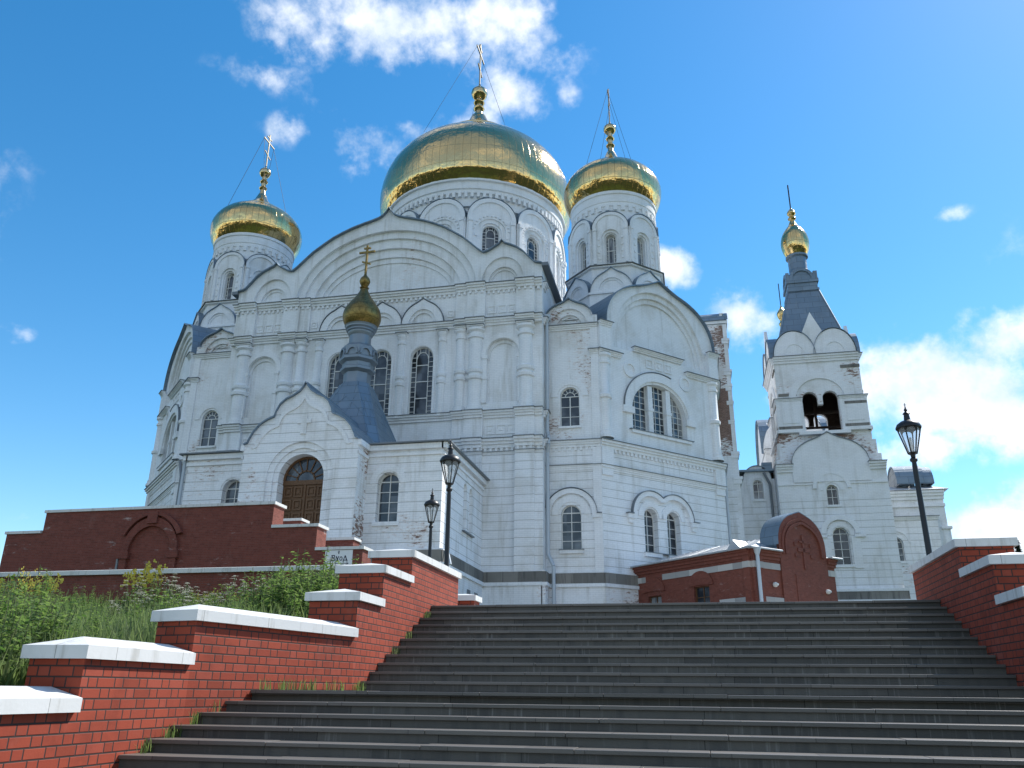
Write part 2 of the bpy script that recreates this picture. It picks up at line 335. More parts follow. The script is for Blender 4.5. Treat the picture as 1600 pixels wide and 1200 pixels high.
# ------------------------------------------------------------------ mesh helpers
OFF = {}
class Fr:
    """a wall plane: origin (x, y), direction of u, outward normal; height is world z"""
    def __init__(s, o, u, n):
        s.o = Vector((o[0], o[1], 0)); s.u = Vector((u[0], u[1], 0)).normalized(); s.n = Vector((n[0], n[1], 0)).normalized()
    def p(s, u, v, w=0): return s.o + s.u * u + s.n * w + Vector((0, 0, v))
class MB:
    def __init__(s): s.v = []; s.f = []; s.uv = {}; s.smooth = set()
    def face(s, pts):
        b = len(s.v); s.v += [Vector(p) for p in pts]; s.f.append(tuple(range(b, b + len(pts))))
    def box(s, F, u0, u1, v0, v1, w0, w1):
        P = [F.p(u, v, w) for u in (u0, u1) for v in (v0, v1) for w in (w0, w1)]
        b = len(s.v); s.v += P
        for q in ((0, 1, 3, 2), (4, 6, 7, 5), (0, 4, 5, 1), (2, 3, 7, 6), (0, 2, 6, 4), (1, 5, 7, 3)): s.f.append(tuple(b + i for i in q))
    def prism(s, F, poly, w0, w1, back=True):
        n = len(poly); b = len(s.v)
        s.v += [F.p(u, v, w1) for u, v in poly] + [F.p(u, v, w0) for u, v in poly]
        s.f.append(tuple(b + i for i in range(n)))
        if back: s.f.append(tuple(b + n + i for i in reversed(range(n))))
        for i in range(n): j = (i + 1) % n; s.f.append((b + i, b + n + i, b + n + j, b + j))
    def sheet(s, F, outer, holes=(), w=0.):
        loops = [[Vector((u, v, 0)) for u, v in L] for L in [outer, *holes]]
        flat = [p for L in loops for p in L]; b = len(s.v)
        s.v += [F.p(p.x, p.y, w) for p in flat]
        for t in tessellate_polygon(loops): s.f.append(tuple(b + i for i in t))
    def band(s, F, A, wa, B, wb, closed=False):
        """quads between two outlines with equal point counts, at depths wa and wb"""
        n = len(A); b = len(s.v)
        s.v += [F.p(u, v, wa) for u, v in A] + [F.p(u, v, wb) for u, v in B]
        for i in range(n if closed else n - 1):
            j = (i + 1) % n; s.f.append((b + i, b + j, b + n + j, b + n + i))
    def hole(s, F, outline, w0, w1): s.band(F, outline, w0, outline, w1, True)
    def ring(s, F, A, B, w0, w1):
        """solid band between outer outline A and inner outline B (open ends)"""
        s.band(F, A, w1, B, w1); s.band(F, A, w0, A, w1); s.band(F, B, w1, B, w0)
        for i in (0, -1): s.face([F.p(*A[i], w0), F.p(*A[i], w1), F.p(*B[i], w1), F.p(*B[i], w0)])
    def strip(s, F, pts, w0, w1, t=.08):
        """sheet of thickness t lying on a polyline, running from depth w0 to w1"""
        n = len(pts); up = [(u, v + t) for u, v in pts]
        s.band(F, up, w0, up, w1); s.band(F, pts, w0, pts, w1); s.band(F, pts, w0, up, w0); s.band(F, pts, w1, up, w1)
        for i in (0, -1): s.face([F.p(*pts[i], w0), F.p(*up[i], w0), F.p(*up[i], w1), F.p(*pts[i], w1)])
    def lathe(s, c, prof, seg=24, a0=0., a1=2 * math.pi, jit=0., uvr=None, rot=0., smooth=True):
        full = abs(a1 - a0 - 2 * math.pi) < 1e-6; n = seg if full else seg + 1; b = len(s.v)
        for (r, z) in prof:
            for i in range(n):
                a = a0 + rot + (a1 - a0) * i / seg; rr = r + (random.uniform(-jit, jit) if r > .3 else 0)
                s.v.append(Vector((c[0] + rr * math.cos(a), c[1] + rr * math.sin(a), z)))
        L = 0.
        for j in range(len(prof) - 1):
            dl = math.hypot(prof[j + 1][0] - prof[j][0], prof[j + 1][1] - prof[j][1])
            for i in range(seg):
                k = (i + 1) % n; fi = len(s.f)
                s.f.append((b + j * n + i, b + j * n + k, b + (j + 1) * n + k, b + (j + 1) * n + i))
                if smooth: s.smooth.add(fi)
                rr = uvr or max(prof[j][0], .3); du = (a1 - a0) / seg * rr
                s.uv[fi] = ((i * du, L), ((i + 1) * du, L), ((i + 1) * du, L + dl), (i * du, L + dl))
            L += dl
    def tube(s, a, b_, r, seg=8, r2=None):
        a, b_ = Vector(a), Vector(b_); d = (b_ - a).normalized(); x = d.orthogonal().normalized(); y = d.cross(x); k = len(s.v); r2 = r if r2 is None else r2
        for P, q in ((a, r), (b_, r2)):
            for i in range(seg): t = 2 * math.pi * i / seg; s.v.append(P + x * q * math.cos(t) + y * q * math.sin(t))
        for i in range(seg):
            j = (i + 1) % seg; s.smooth.add(len(s.f)); s.f.append((k + i, k + j, k + seg + j, k + seg + i))
        s.f.append(tuple(k + i for i in reversed(range(seg)))); s.f.append(tuple(k + seg + i for i in range(seg)))
    def pieces(s):
        """the far-apart pieces of this mesh, each a mesh of its own"""
        n = len(s.v); par = list(range(n))
        def find(i):
            while par[i] != i: par[i] = par[par[i]]; i = par[i]
            return i
        for f in s.f:
            a = find(f[0])
            for i in f[1:]: par[find(i)] = a
        isl = {}
        for i in range(n): isl.setdefault(find(i), []).append(i)
        keys = list(isl)
        if len(keys) < 2 or len(keys) > 420: return [s]
        lo = [[min(s.v[i][c] for i in isl[k]) for c in range(3)] for k in keys]; hi = [[max(s.v[i][c] for i in isl[k]) for c in range(3)] for k in keys]
        size = [max(h[c] - l[c] for c in range(3)) for l, h in zip(lo, hi)]; gp = list(range(len(keys)))
        def gf(i):
            while gp[i] != i: gp[i] = gp[gp[i]]; i = gp[i]
            return i
        for a in range(len(keys)):
            for b in range(a + 1, len(keys)):
                g2 = sum(max(0, lo[b][c] - hi[a][c], lo[a][c] - hi[b][c]) ** 2 for c in range(3))
                if g2 <= max(.02, .48 * max(size[a], size[b])) ** 2: gp[gf(a)] = gf(b)
        grp = {}
        for a in range(len(keys)): grp.setdefault(gf(a), []).append(a)
        if len(grp) < 2: return [s]
        out = []; own = {i: gf(a) for a, k in enumerate(keys) for i in isl[k]}; mbs = {g: MB() for g in grp}; mp = {}
        for i in range(n): q = mbs[own[i]]; mp[i] = len(q.v); q.v.append(s.v[i])
        for fi, f in enumerate(s.f):
            q = mbs[own[f[0]]]; k = len(q.f); q.f.append(tuple(mp[i] for i in f))
            if fi in s.uv: q.uv[k] = s.uv[fi]
            if fi in s.smooth: q.smooth.add(k)
        return list(mbs.values())
    def build(s, name, m, parent=None, label=None, normals=True):
        if parent and m not in (LEAF, STEM, UMBEL, YELLOW, NEEDLE):
            ps = s.pieces()
            if len(ps) > 1: return [p.build1(name, m, parent, label, normals) for p in ps][0]
        return s.build1(name, m, parent, label, normals)
    def build1(s, name, m, parent=None, label=None, normals=True):
        off = OFF.get(parent, Vector((0, 0, 0)))
        me = bpy.data.meshes.new(name); me.from_pydata([v - off for v in s.v], [], s.f)
        me.materials.append(m)
        if normals:
            bm = bmesh.new(); bm.from_mesh(me); bmesh.ops.recalc_face_normals(bm, faces=bm.faces); bm.to_mesh(me); bm.free()
        ul = me.uv_layers.new(name='UVMap')
        for p in me.polygons:
            if p.index in s.smooth: p.use_smooth = True
            if p.index in s.uv and p.loop_total == 4:
                key = {vi: uv for vi, uv in zip(s.f[p.index], s.uv[p.index])}
                for li in p.loop_indices: ul.data[li].uv = key[me.loops[li].vertex_index]
                continue
            nm = p.normal
            if abs(nm.z) > .75: ax, ay = Vector((1, 0, 0)), Vector((0, 1, 0))
            else:
                ax = Vector((-nm.y, nm.x, 0)).normalized()
                if (ax.x if abs(ax.x) > abs(ax.y) else ax.y) < 0: ax = -ax
                ay = Vector((0, 0, 1))
            for li in p.loop_indices:
                co = me.vertices[me.loops[li].vertex_index].co + off
                ul.data[li].uv = (co.dot(ax), co.dot(ay))
        o = bpy.data.objects.new(name, me); COL.objects.link(o)
        if s.smooth: me.set_sharp_from_angle(angle=R(40))
        if parent: o.parent = parent
        OFF[o] = off
        if label: o['label'] = label
        return o

def thing(name, label, cat, loc=(0, 0, 0), group=None):
    o = bpy.data.objects.new(name, None); COL.objects.link(o); o.location = loc; o.empty_display_size = .3
    o['label'] = label; o['category'] = cat; o['kind'] = 'thing'
    if group: o['group'] = group
    OFF[o] = Vector(loc); return o
def tag(o, label, cat, group=None, kind=None):
    if label: o['label'] = label
    if cat: o['category'] = cat
    if group: o['group'] = group
    if kind: o['kind'] = kind
    return o
def lin(a, b, n): return [a + (b - a) * i / (n - 1) for i in range(n)]
def arch(uc, hw, v0, vt, rise=None, n=14):
    """outline: foot, up one side, round the arch, down the other"""
    rise = hw if rise is None else rise; vs = vt - rise
    return [(uc - hw, v0)] + [(uc - hw * math.cos(math.pi * i / n), vs + rise * math.sin(math.pi * i / n)) for i in range(n + 1)] + [(uc + hw, v0)]
def arc(uc, hw, vs, rise=None, n=16, a0=0, a1=180):
    rise = hw if rise is None else rise
    return [(uc - hw * math.cos(R(a0 + (a1 - a0) * i / n)), vs + rise * math.sin(R(a0 + (a1 - a0) * i / n))) for i in range(n + 1)]
def ogee(uc, hw, v0, vt, tip=.3, n=20, pw=1.0):
    """keel-shaped arch line with a pointed tip"""
    out = []
    for i in range(n + 1):
        x = -math.cos(math.pi * i / n); y = math.sqrt(max(0, 1 - x * x)) ** pw
        out.append((uc + hw * x, v0 + (vt - v0 - tip) * y + tip * max(0, 1 - abs(x) / .38) ** 1.7))
    return out
def mirror(pts): return [(-u, v) for u, v in reversed(pts)]

def window(parent, F, u0, u1, v0, top, w, style='simple', name='window', fw=.07, m=FRAME):
    us = lin(u0, u1, 15); outl = [(u0, v0)] + [(u, top(u)) for u in us] + [(u1, v0)]
    uc = (u0 + u1) / 2; hw = (u1 - u0) / 2; vt = max(top(u) for u in us)
    inn = [(uc + (u - uc) * (1 - fw / hw), v0 + fw if v == v0 else v0 + (v - v0) * (1 - fw / (vt - v0))) for u, v in outl]
    a = MB(); a.band(F, outl, w + .05, inn, w + .05, True); a.band(F, inn, w + .05, inn, w - .04, True); a.band(F, outl, w + .05, outl, w - .04, True)
    def hb(v, a0, a1, t=.045): a.box(F, a0, a1, v - t / 2, v + t / 2, w - .03, w + .035)
    def vb(u, b0, b1, t=.045): a.box(F, u - t / 2, u + t / 2, b0, b1, w - .03, w + .042)
    H = vt - v0
    if style == 'border':
        iw = hw * .52
        for s in (-1, 1): vb(uc + s * iw, v0 + .02, top(uc + s * iw) - .02, .06)
        nb = max(6, round(H / .42))
        for i in range(1, nb):
            v = v0 + H * i / nb
            for s in (-1, 1):
                lo, hi = sorted((uc + s * iw, uc + s * hw * .97))
                if v < top(uc + s * hw * .9): hb(v, lo, hi, .04)
        for f in ((.26, .5, .74) if H > 4.5 else (.5,)): hb(v0 + H * f, uc - iw, uc + iw, .075)
        ar = arc(uc, iw, vt - hw * 1.0, hw * .62, 10); a.ring(F, ar, arc(uc, iw - .06, vt - hw * 1.0, hw * .62 - .06, 10), w - .03, w + .036)
        for q in (-.33, .33): vb(uc + q * iw * 1.4, vt - hw * .5, top(uc + q * iw * 1.4) - .03, .04)
    elif style == 'fan':
        vs = vt - hw; vb(uc, v0 + .02, vs, .08); hb(vs, u0 + .03, u1 - .03, .07)
        for f in (.33, .66): hb(v0 + (vs - v0) * f, u0 + .04, u1 - .04)
        a.ring(F, arc(uc, hw * .52, vs, n=10), arc(uc, hw * .52 - .05, vs, n=10), w - .03, w + .036)
        for dg in (30, 60, 90, 120, 150):
            c, s_ = math.cos(R(dg)), math.sin(R(dg)); t = .02
            a.prism(F, [(uc + c * hw * .52 - s_ * t, vs + s_ * hw * .52 + c * t), (uc + c * hw * .93 - s_ * t, vs + s_ * hw * .93 + c * t), (uc + c * hw * .93 + s_ * t, vs + s_ * hw * .93 - c * t), (uc + c * hw * .52 + s_ * t, vs + s_ * hw * .52 - c * t)], w - .03, w + .034)
    elif style == 'grid':
        for f in (-.33, .33): vb(uc + f * hw * 1.0, v0 + .02, top(uc + f * hw) - .02)
        nb = round(H / .55)
        for i in range(1, nb):
            v = v0 + H * i / nb; ok = [u for u in lin(u0, u1, 31) if top(u) > v + .02]
            if len(ok) > 1: hb(v, ok[0], ok[-1], .06 if i == nb // 2 else .04)
    else:
        vb(uc, v0 + .02, top(uc) - .02, .06)
        vs = top(u0 + .02); nb = max(2, round((vs - v0) / .72))
        for i in range(1, nb + 1): hb(v0 + (vs - v0) * i / nb, u0 + .03, u1 - .03, .075 if i == nb else .045)
    o = a.build(name, m, parent)
    g = MB(); g.face([F.p(u, v, w - .02) for u, v in outl]); g.build('pane', GLASS, o)
    return o
def arch_top(uc, hw, vt, rise=None):
    rise = hw if rise is None else rise
    return lambda u: vt - rise + rise * math.sqrt(max(0, 1 - ((u - uc) / hw) ** 2))

def cornice(parent, F, segs, v, h=.55, proj=.4, dent=True, name='cornice', m=None, fl=.05):
    a = MB(); f = MB()
    for (u0, u1, w) in segs:
        a.box(F, u0, u1, v - h, v - .62 * h, w - .12, w + .38 * proj); a.box(F, u0 - .02, u1 + .02, v - .62 * h, v - .3 * h, w - .12, w + .68 * proj); a.box(F, u0 - .04, u1 + .04, v - .3 * h, v, w - .12, w + proj)
        if dent:
            n = max(1, int((u1 - u0) / .42))
            for i in range(n):
                u = u0 + (u1 - u0) * (i + .5) / n; a.box(F, u - .1, u + .1, v - h - .26, v - h - .001, w - .1, w + .3 * proj)
        f.box(F, u0 - .1, u1 + .1, v + .002, v + fl, w - .1, w + proj + .09)
    o = a.build(name, m or TRIM, parent); f.build('flashing', FLASH, o); return o
def halfcol(parent, F, u, r, v0, v1, w, name='half_column', belts=(.42, .5)):
    P = F.p(u, 0, w - .3 * r); H = v1 - v0
    pr = [(r * 1.35, v0), (r * 1.35, v0 + .25), (r * 1.1, v0 + .3), (r * 1.15, v0 + .55), (r * .95, v0 + .6)]
    for b in belts:
        z = v0 + H * b; pr += [(r * .95, z - .3), (r * 1.22, z - .24), (r * 1.28, z), (r * 1.05, z + .1), (r * .95, z + .16)]
    pr += [(r * .92, v1 - .9), (r * 1.15, v1 - .85), (r * 1.15, v1 - .65), (r * .95, v1 - .6), (r * .95, v1 - .35), (r * 1.3, v1 - .2), (r * 1.3, v1)]
    a = MB(); a.lathe((P.x, P.y), pr, 14); return a.build(name, TRIM, parent)
def squares(a, F, us, v0, s, w, t=.09):
    for u in us:
        for (x0, x1, y0, y1) in ((u, u + s, v0, v0 + t), (u, u + s, v0 + s - t, v0 + s), (u, u + t, v0 + t, v0 + s - t), (u + s - t, u + s, v0 + t, v0 + s - t)): a.box(F, x0, x1, y0, y1, w - .05, w + .07)
        a.box(F, u + s * .36, u + s * .64, v0 + s * .36, v0 + s * .64, w - .05, w + .05)
def niche(a, F, outl, depths):
    """stepped recess: outlines shrinking inwards at growing depth; the last one is filled"""
    w = 0.
    for i, (L, d) in enumerate(zip(outl, depths)):
        a.hole(F, L, w, -d); w = -d
        if i + 1 < len(outl): a.band(F, L, w, outl[i + 1], w, True)
    a.sheet(F, outl[-1], (), w)

def cross(parent, c, z0, h, ang=0., name='cross', m=CROSSM, t=.10, guy=None):
    """three-bar orthodox cross turned by ang about the vertical"""
    F = Fr(c, (math.cos(ang), math.sin(ang)), (math.sin(ang), -math.cos(ang))); a = MB()
    a.box(F, -t, t, z0, z0 + h, -t, t); a.box(F, -.26 * h, .26 * h, z0 + .74 * h, z0 + .74 * h + 2 * t, -t * .9, t * .9)
    a.box(F, -.11 * h, .11 * h, z0 + .88 * h, z0 + .88 * h + 1.7 * t, -t * .9, t * .9)
    a.prism(F, [(-.14 * h, z0 + .42 * h), (.14 * h, z0 + .32 * h), (.14 * h, z0 + .32 * h + 1.7 * t), (-.14 * h, z0 + .42 * h + 1.7 * t)], -t * .9, t * .9)
    o = a.build(name, m, parent)
    if guy:
        r, z = guy; g = MB()
        for s in (-1, 1):
            p = F.p(s * .25 * h, z0 + .74 * h)
            for q in (.55, -.55): g.tube(p, F.p(s * r * .75, z, r * q), .02, 4)
        g.build('guy_wire', WIRE, o)
    return o
def onion(parent, c, prof, m, name='dome', seg=48, jit=0., uvr=None):
    a = MB(); a.lathe(c, prof, seg, jit=jit, uvr=uvr); return a.build(name, m, parent)
def smooth_prof(pts, n=6):
    """Catmull-Rom through profile points"""
    P = [pts[0]] + list(pts) + [pts[-1]]; out = []
    for i in range(1, len(P) - 2):
        p0, p1, p2, p3 = P[i - 1:i + 3]
        for j in range(n):
            t = j / n; f = lambda k: .5 * (2 * p1[k] + (p2[k] - p0[k]) * t + (2 * p0[k] - 5 * p1[k] + 4 * p2[k] - p3[k]) * t * t + (3 * p1[k] - p0[k] - 3 * p2[k] + p3[k]) * t ** 3)
            out.append((max(.01, f(0)), f(1)))
    return out + [pts[-1]]

# ------------------------------------------------------------------ ground and plaza
def lerp(a, b, t): return a + (b - a) * max(0, min(1, t))
def gz(x, y):
    """height of the ground (camera eye = 0)"""
    if y < 5: base = -1.62
    else: base = lerp(-1.62, 1.5, (y - 5) / 10.5)
    if y > 24: base = max(base, lerp(1.5, 4.4, (y - 24) / 38))
    if -6.0 < x < 5.1 and y < 16.4: base = lerp(-1.62, 1.1, (y - 4.6) / 11.0) - .45 if y > 4.4 else -1.62
    elif x <= -6.0 and y < 24.2:
        base = lerp(-.75, -.05, (y - 4) / 3.6) if y < 7.6 else lerp(-.05, 1.95, (y - 7.6) / 14.5)
        if y > 4: base += .18 * math.sin(x * .7 + 1) * min(1, (-6 - x) / 4)
        if y < 4: base = lerp(-1.62, -.75, (y + 2) / 6)
    elif x >= 5.1 and y < 24.2:
        base = lerp(-1.62, -.2, (y - 1) / 6) if y < 7 else lerp(-.2, 1.5, (y - 7) / 8.5)
    d = math.hypot(x + 10, y - 50)
    if d > 90: base = lerp(base, -18, (d - 90) / 260)
    return base
def make_ground():
    def axis(lo, hi, st, far):
        a = [lo + i * st for i in range(int((hi - lo) / st) + 1)]
        return sorted([-f for f in far] + a + [f for f in far])
    xs = axis(-46, 42, 1.0, []); xs = [-4000, -1500, -600, -300, -180, -120, -90, -70, -56] + xs + [50, 62, 80, 110, 160, 260, 500, 1200, 4000]
    ys = [-4000, -1500, -600, -300, -150, -80, -40, -20, -10, -5] + [-3 + .8 * i for i in range(45)] + [34 + 3 * i for i in range(26)] + [115, 130, 160, 220, 320, 600, 1400, 4000]
    xs = sorted(set(xs + [-6.02, -5.98, 5.08, 5.12])); ys = sorted(set(ys + [24.15, 24.25, 16.38, 16.42]))
    v = [(x, y, gz(x, y)) for y in ys for x in xs]; n = len(xs)
    f = [(j * n + i, j * n + i + 1, (j + 1) * n + i + 1, (j + 1) * n + i) for j in range(len(ys) - 1) for i in range(n - 1)]
    me = bpy.data.meshes.new('ground'); me.from_pydata(v, [], f); me.materials.append(GROUND)
    for p in me.polygons: p.use_smooth = True
    me.uv_layers.new(name='UVMap')
    o = bpy.data.objects.new('ground', me); COL.objects.link(o); tag(o, 'meadow ground of the hill under the cathedral', 'ground', None, 'structure')
    a = MB(); F = Fr((0, 0), (1, 0), (0, -1))
    pts = [(-10.2, 16.42), (11, 16.42), (12, 24), (12, 54), (-13, 54), (-13, 24.6), (-10.2, 24.6)]
    for (x0, x1, y0, y1) in ((-10.2, 12, 16.3, 24.4), (-10.2, 12, 24.4, 30), (-10.2, 12, 30, 40), (-10.2, 12, 40, 60)):
        z0, z1 = gz(0, max(y0, 16.5)) + .03, gz(0, y1) + .03
        a.face([(x0, y0, z0), (x1, y0, z0), (x1, y1, z1), (x0, y1, z1)])
    tag(a.build('plaza_pavement', PAVE), 'paved plaza at the head of the stairs', 'pavement', None, 'structure')
make_ground()

# ------------------------------------------------------------------ the cathedral
X0, Y0, Y1 = -24.85, 60.7, 62.0
YC = 90.0
BASE = 2.0
CATH = thing('cathedral', 'large whitewashed brick cathedral with gilded domes and arched gables', 'cathedral', (X0, 75, BASE))
BIG = [(0, 40.95), (.22, 40.55), (.5, 40.2), (.9, 39.95), (1.5, 39.75), (2.4, 39.5), (3.4, 39.18), (4.4, 38.75), (5.2, 38.35), (5.95, 37.85), (7.0, 37.1), (7.8, 36.35), (8.4, 35.75), (8.85, 35.4)]
SMALL = [(9.3, 35.5), (9.8, 35.78), (10.25, 36.05), (10.5, 36.4), (10.75, 36.1), (11.2, 35.9), (11.8, 35.6), (12.4, 35.1), (12.9, 34.5), (13.3, 34.05), (13.5, 33.95), (14.0, 33.85)]
PROF = mirror(BIG + SMALL) + (BIG + SMALL)[1:]

def arm_front(F, detailed):
    """one of the four gabled arm ends; F has u = 0 on the arm's axis"""
    wins = [(-3.55, 1.0), (.12, 1.0), (3.78, 1.0)]
    rr = [arc(0, hw, vs, ri, 28) for hw, vs, ri in ((8.35, 32.05, 6.65), (7.75, 32.05, 6.0), (6.9, 32.05, 5.15), (6.35, 32.05, 4.35), (6.0, 32.05, 3.85))]
    zk = [[arc(s * 10.6, hw, 32.55, ri, 16) for hw, ri in ((1.85, 2.35), (1.3, 1.5), (1.1, 1.25))] for s in (-1, 1)]
    nic = [[arch(s * 10.7, hw, v0, vt) for hw, v0, vt in ((1.35, 21.75, 27.25), (1.12, 21.75, 26.95))] for s in (-1, 1)]
    outer = [(-14, BASE), (14, BASE)] + list(reversed(PROF))
    holes = [arch(u, hw, 21.0, 27.08) for u, hw in wins] + [rr[0]] + [z[0] for z in zk] + [n[0] for n in nic]
    a = MB(); a.sheet(F, outer, holes)
    for u, hw in wins: a.hole(F, arch(u, hw, 21.0, 27.08), 0, -.34)
    niche(a, F, rr, (.32, .55, .8, .95, 1.05))
    for z in zk: niche(a, F, z, (.22, .4, .5))
    for n in nic: niche(a, F, n, (.2, .32))
    a.build('gabled_facade', WHITEG, CATH)
    for u, hw in wins: window(CATH, F, u - hw, u + hw, 21.0, arch_top(u, hw, 27.08), -.28, 'border')
    s = MB(); s.strip(F, PROF, .32, -16, .1); s.build('gable_roof', ROOF, CATH)
    if not detailed: return
    # piers from the ground to the top cornice
    p = MB()
    for sg in (-1, 1):
        for (u0, u1, w) in ((11.85, 13.4, .34), (7.65, 9.2, .34), (6.65, 7.65, .2)):
            lo, hi = sorted((sg * u0, sg * u1)); p.box(F, lo, hi, BASE, 20.6, -.1, w); p.box(F, lo, hi, 28.4, 32.0, -.1, w)
        lo, hi = sorted((sg * 13.4, sg * 14.02)); p.box(F, lo, hi, BASE, 20.6, -.1, .16)
    p.build('pier', WHITEG, CATH)
    d = MB()
    for sg in (-1, 1):
        us = [9.35, 10.25, 11.1]
        us = us if sg > 0 else [-u - .72 for u in us]
        squares(d, F, us, 29.6, .72, 0); squares(d, F, us, 19.05, .8, 0)
        squares(d, F, [sg * 6.2 - .36], 29.6, .6, 0)
        A, B = arch(sg * 10.7, 1.75, 21.75, 27.75), arch(sg * 10.7, 1.4, 21.75, 27.3); d.ring(F, A, B, -.05, .12)
        for uu in (9.25, 12.15): d.box(F, sg * uu - .16, sg * uu + .16, 21.7, 25.7, -.05, .2); d.box(F, sg * uu - .22, sg * uu + .22, 23.7, 24.0, -.05, .26); d.box(F, sg * uu - .22, sg * uu + .22, 25.5, 25.8, -.05, .26)
    for uc in (-3.7, .06, 3.74):
        A, B = ogee(uc, 1.86, 28.95, 31.4, .3), arc(uc, 1.25, 28.95, 1.5, 20); d.ring(F, A, B, -.05, .28)
        A, B = arc(uc, 1.25, 28.95, 1.5, 20), arc(uc, 1.0, 28.95, 1.2, 20); d.ring(F, A, B, -.05, .14)
        A, B = arch(uc + .05, 1.2, 21, 27.36), arch(uc + .05, 1.02, 21, 27.14); d.ring(F, A, B, -.05, .07)
    d.build('carved_ornament', TRIM, CATH)
    for uc in (-3.7, .06, 3.74):
        f = MB(); f.strip(F, ogee(uc, 1.9, 28.97, 31.44, .3), -.05, .36, .07); f.build('hood_flashing', FLASH, CATH)
    for u in (-5.55, -1.86, 1.98, 5.55): halfcol(CATH, F, u, .34, 20.75, 28.2, .12)
    for u in (-5.55, -1.86, 1.98, 5.55): cornice(CATH, F, [(u - .42, u + .42, .12)], 28.35, .3, .3, False, 'capital')
    for sg in (-1, 1):
        for u, r in ((12.62, .62), (8.42, .62), (7.15, .42)):
            halfcol(CATH, F, sg * u, r, 20.9, 28.25, .12); lo = sg * u
            cornice(CATH, F, [(lo - r * 1.1, lo + r * 1.1, .3)], 28.45, .35, .32, False, 'capital')
    def segs(mid, ctr=True):
        o = [(-14.02, -13.42, .16), (-13.38, -11.87, .34), (-11.83, -9.22, 0), (-9.18, -7.67, .34), (-7.63, -6.67, .2)]
        return o + ([(-6.63, 6.63, mid)] if ctr else []) + [(-b, -x, w) for x, b, w in reversed(o)]
    cornice(CATH, F, segs(0), 32.3, .6, .42)
    cornice(CATH, F, segs(0), 29.05, .55, .4, False)
    cornice(CATH, F, segs(0), 20.95, .55, .42, False)
    cornice(CATH, F, segs(0), 18.6, .7, .5)
    cornice(CATH, F, segs(0), 17.6, .22, .12, False, 'string_course', fl=.02)

def plinth(F, u0, u1, w=0.):
    a = MB(); a.box(F, u0, u1, 7.55, 8.32, w - .1, w + .28); o = a.build('plinth_band', STONE, CATH)
    a = MB(); a.box(F, u0 - .02, u1 + .02, 7.3, 7.55, w - .1, w + .36); a.box(F, u0 - .02, u1 + .02, 8.32, 8.42, w - .1, w + .2); a.build('plinth_moulding', TRIM, o)
    a = MB(); a.box(F, u0, u1, BASE, 7.3, w - .1, w + .22); a.build('plinth_wall', WORN, o)

FM = Fr((X0, Y0), (1, 0), (0, -1))
arm_front(FM, True)
plinth(FM, -14.3, -11.6, .1); plinth(FM, 9.5, 13.98, .1)
FR_ = Fr((X0 + 29.05, YC), (0, 1), (1, 0)); FL_ = Fr((X0 - 29.05, YC), (0, -1), (-1, 0)); FB = Fr((X0, YC + 29.3), (-1, 0), (0, 1))
for F in (FR_, FL_, FB): arm_front(F, False)
# side walls of the four arms
def arm_sides():
    for F, L in ((FM, 20), (FR_, 20), (FL_, 20), (FB, 20)):
        for sg in (-1, 1):
            o = F.p(sg * 14, 0); G = Fr((o.x, o.y), tuple((-F.n)[:2]), tuple((F.u * sg)[:2]))
            near = F is FR_ and sg < 0
            for v0, v1, m_ in ((BASE, 20.6, WHITEG), (20.6, 27.2, BARE), (27.2, 33.85, HALF)) if near else ((BASE, 33.85, WHITE),):
                a = MB(); a.sheet(G, [(0, v0), (L, v0), (L, v1), (0, v1)]); a.build('side_wall', m_, CATH)
            if F is FM:
                for v in (32.3, 29.05, 20.95, 18.6): cornice(CATH, G, [(.35, 1.3 if sg > 0 else .9, 0)], v, .55, .35, False)
                f = MB(); f.box(G, -.3, 20, 33.55, 33.85, 0, .55); f.build('eave', FLASH, CATH)
                if sg > 0: plinth(G, -.32, 1.0, 0)
    # projecting mouldings of the right-hand arm, seen in profile
    G = FR_
    for v, pj, h in ((35.0, .1, .4), (32.3, .75, .7), (29.05, .7, .7), (27.6, .55, .9), (25.9, .55, .5), (24.0, .45, .5), (20.95, .75, .8), (18.6, .9, .9)):
        pj *= .6; h *= .75; a = MB(); a.box(G, -14.06, -11.9, v - h, v, -.2, pj); a.box(G, -14.1, -11.9, v - h * .4, v, -.2, pj + .12); a.build('cornice', TRIM, CATH)
    a = MB(); a.box(G, -13.98, -12.4, BASE, 33.9, -.1, .38); a.build('corner_pier', WHITE, CATH)
    a = MB(); a.box(G, -14.12, -12.4, 33.9, 34.2, -3.0, .5); a.build('cornice', TRIM, CATH)
    b = MB(); b.strip(Fr((G.p(-14.1, 0).x, G.p(-14.1, 0).y), (0, 1), (1, 0)), [(-.15, 34.2), (.1, 34.75), (.5, 35.1), (1.0, 35.2), (1.6, 35.1)], .55, -3.2, .07)
    b.box(Fr((G.p(-14.1, 0).x, G.p(-14.1, 0).y), (0, 1), (1, 0)), .0, 1.6, 34.2, 34.7, -3.1, .45); b.build('parapet_roof', ROOF, CATH)
arm_sides()

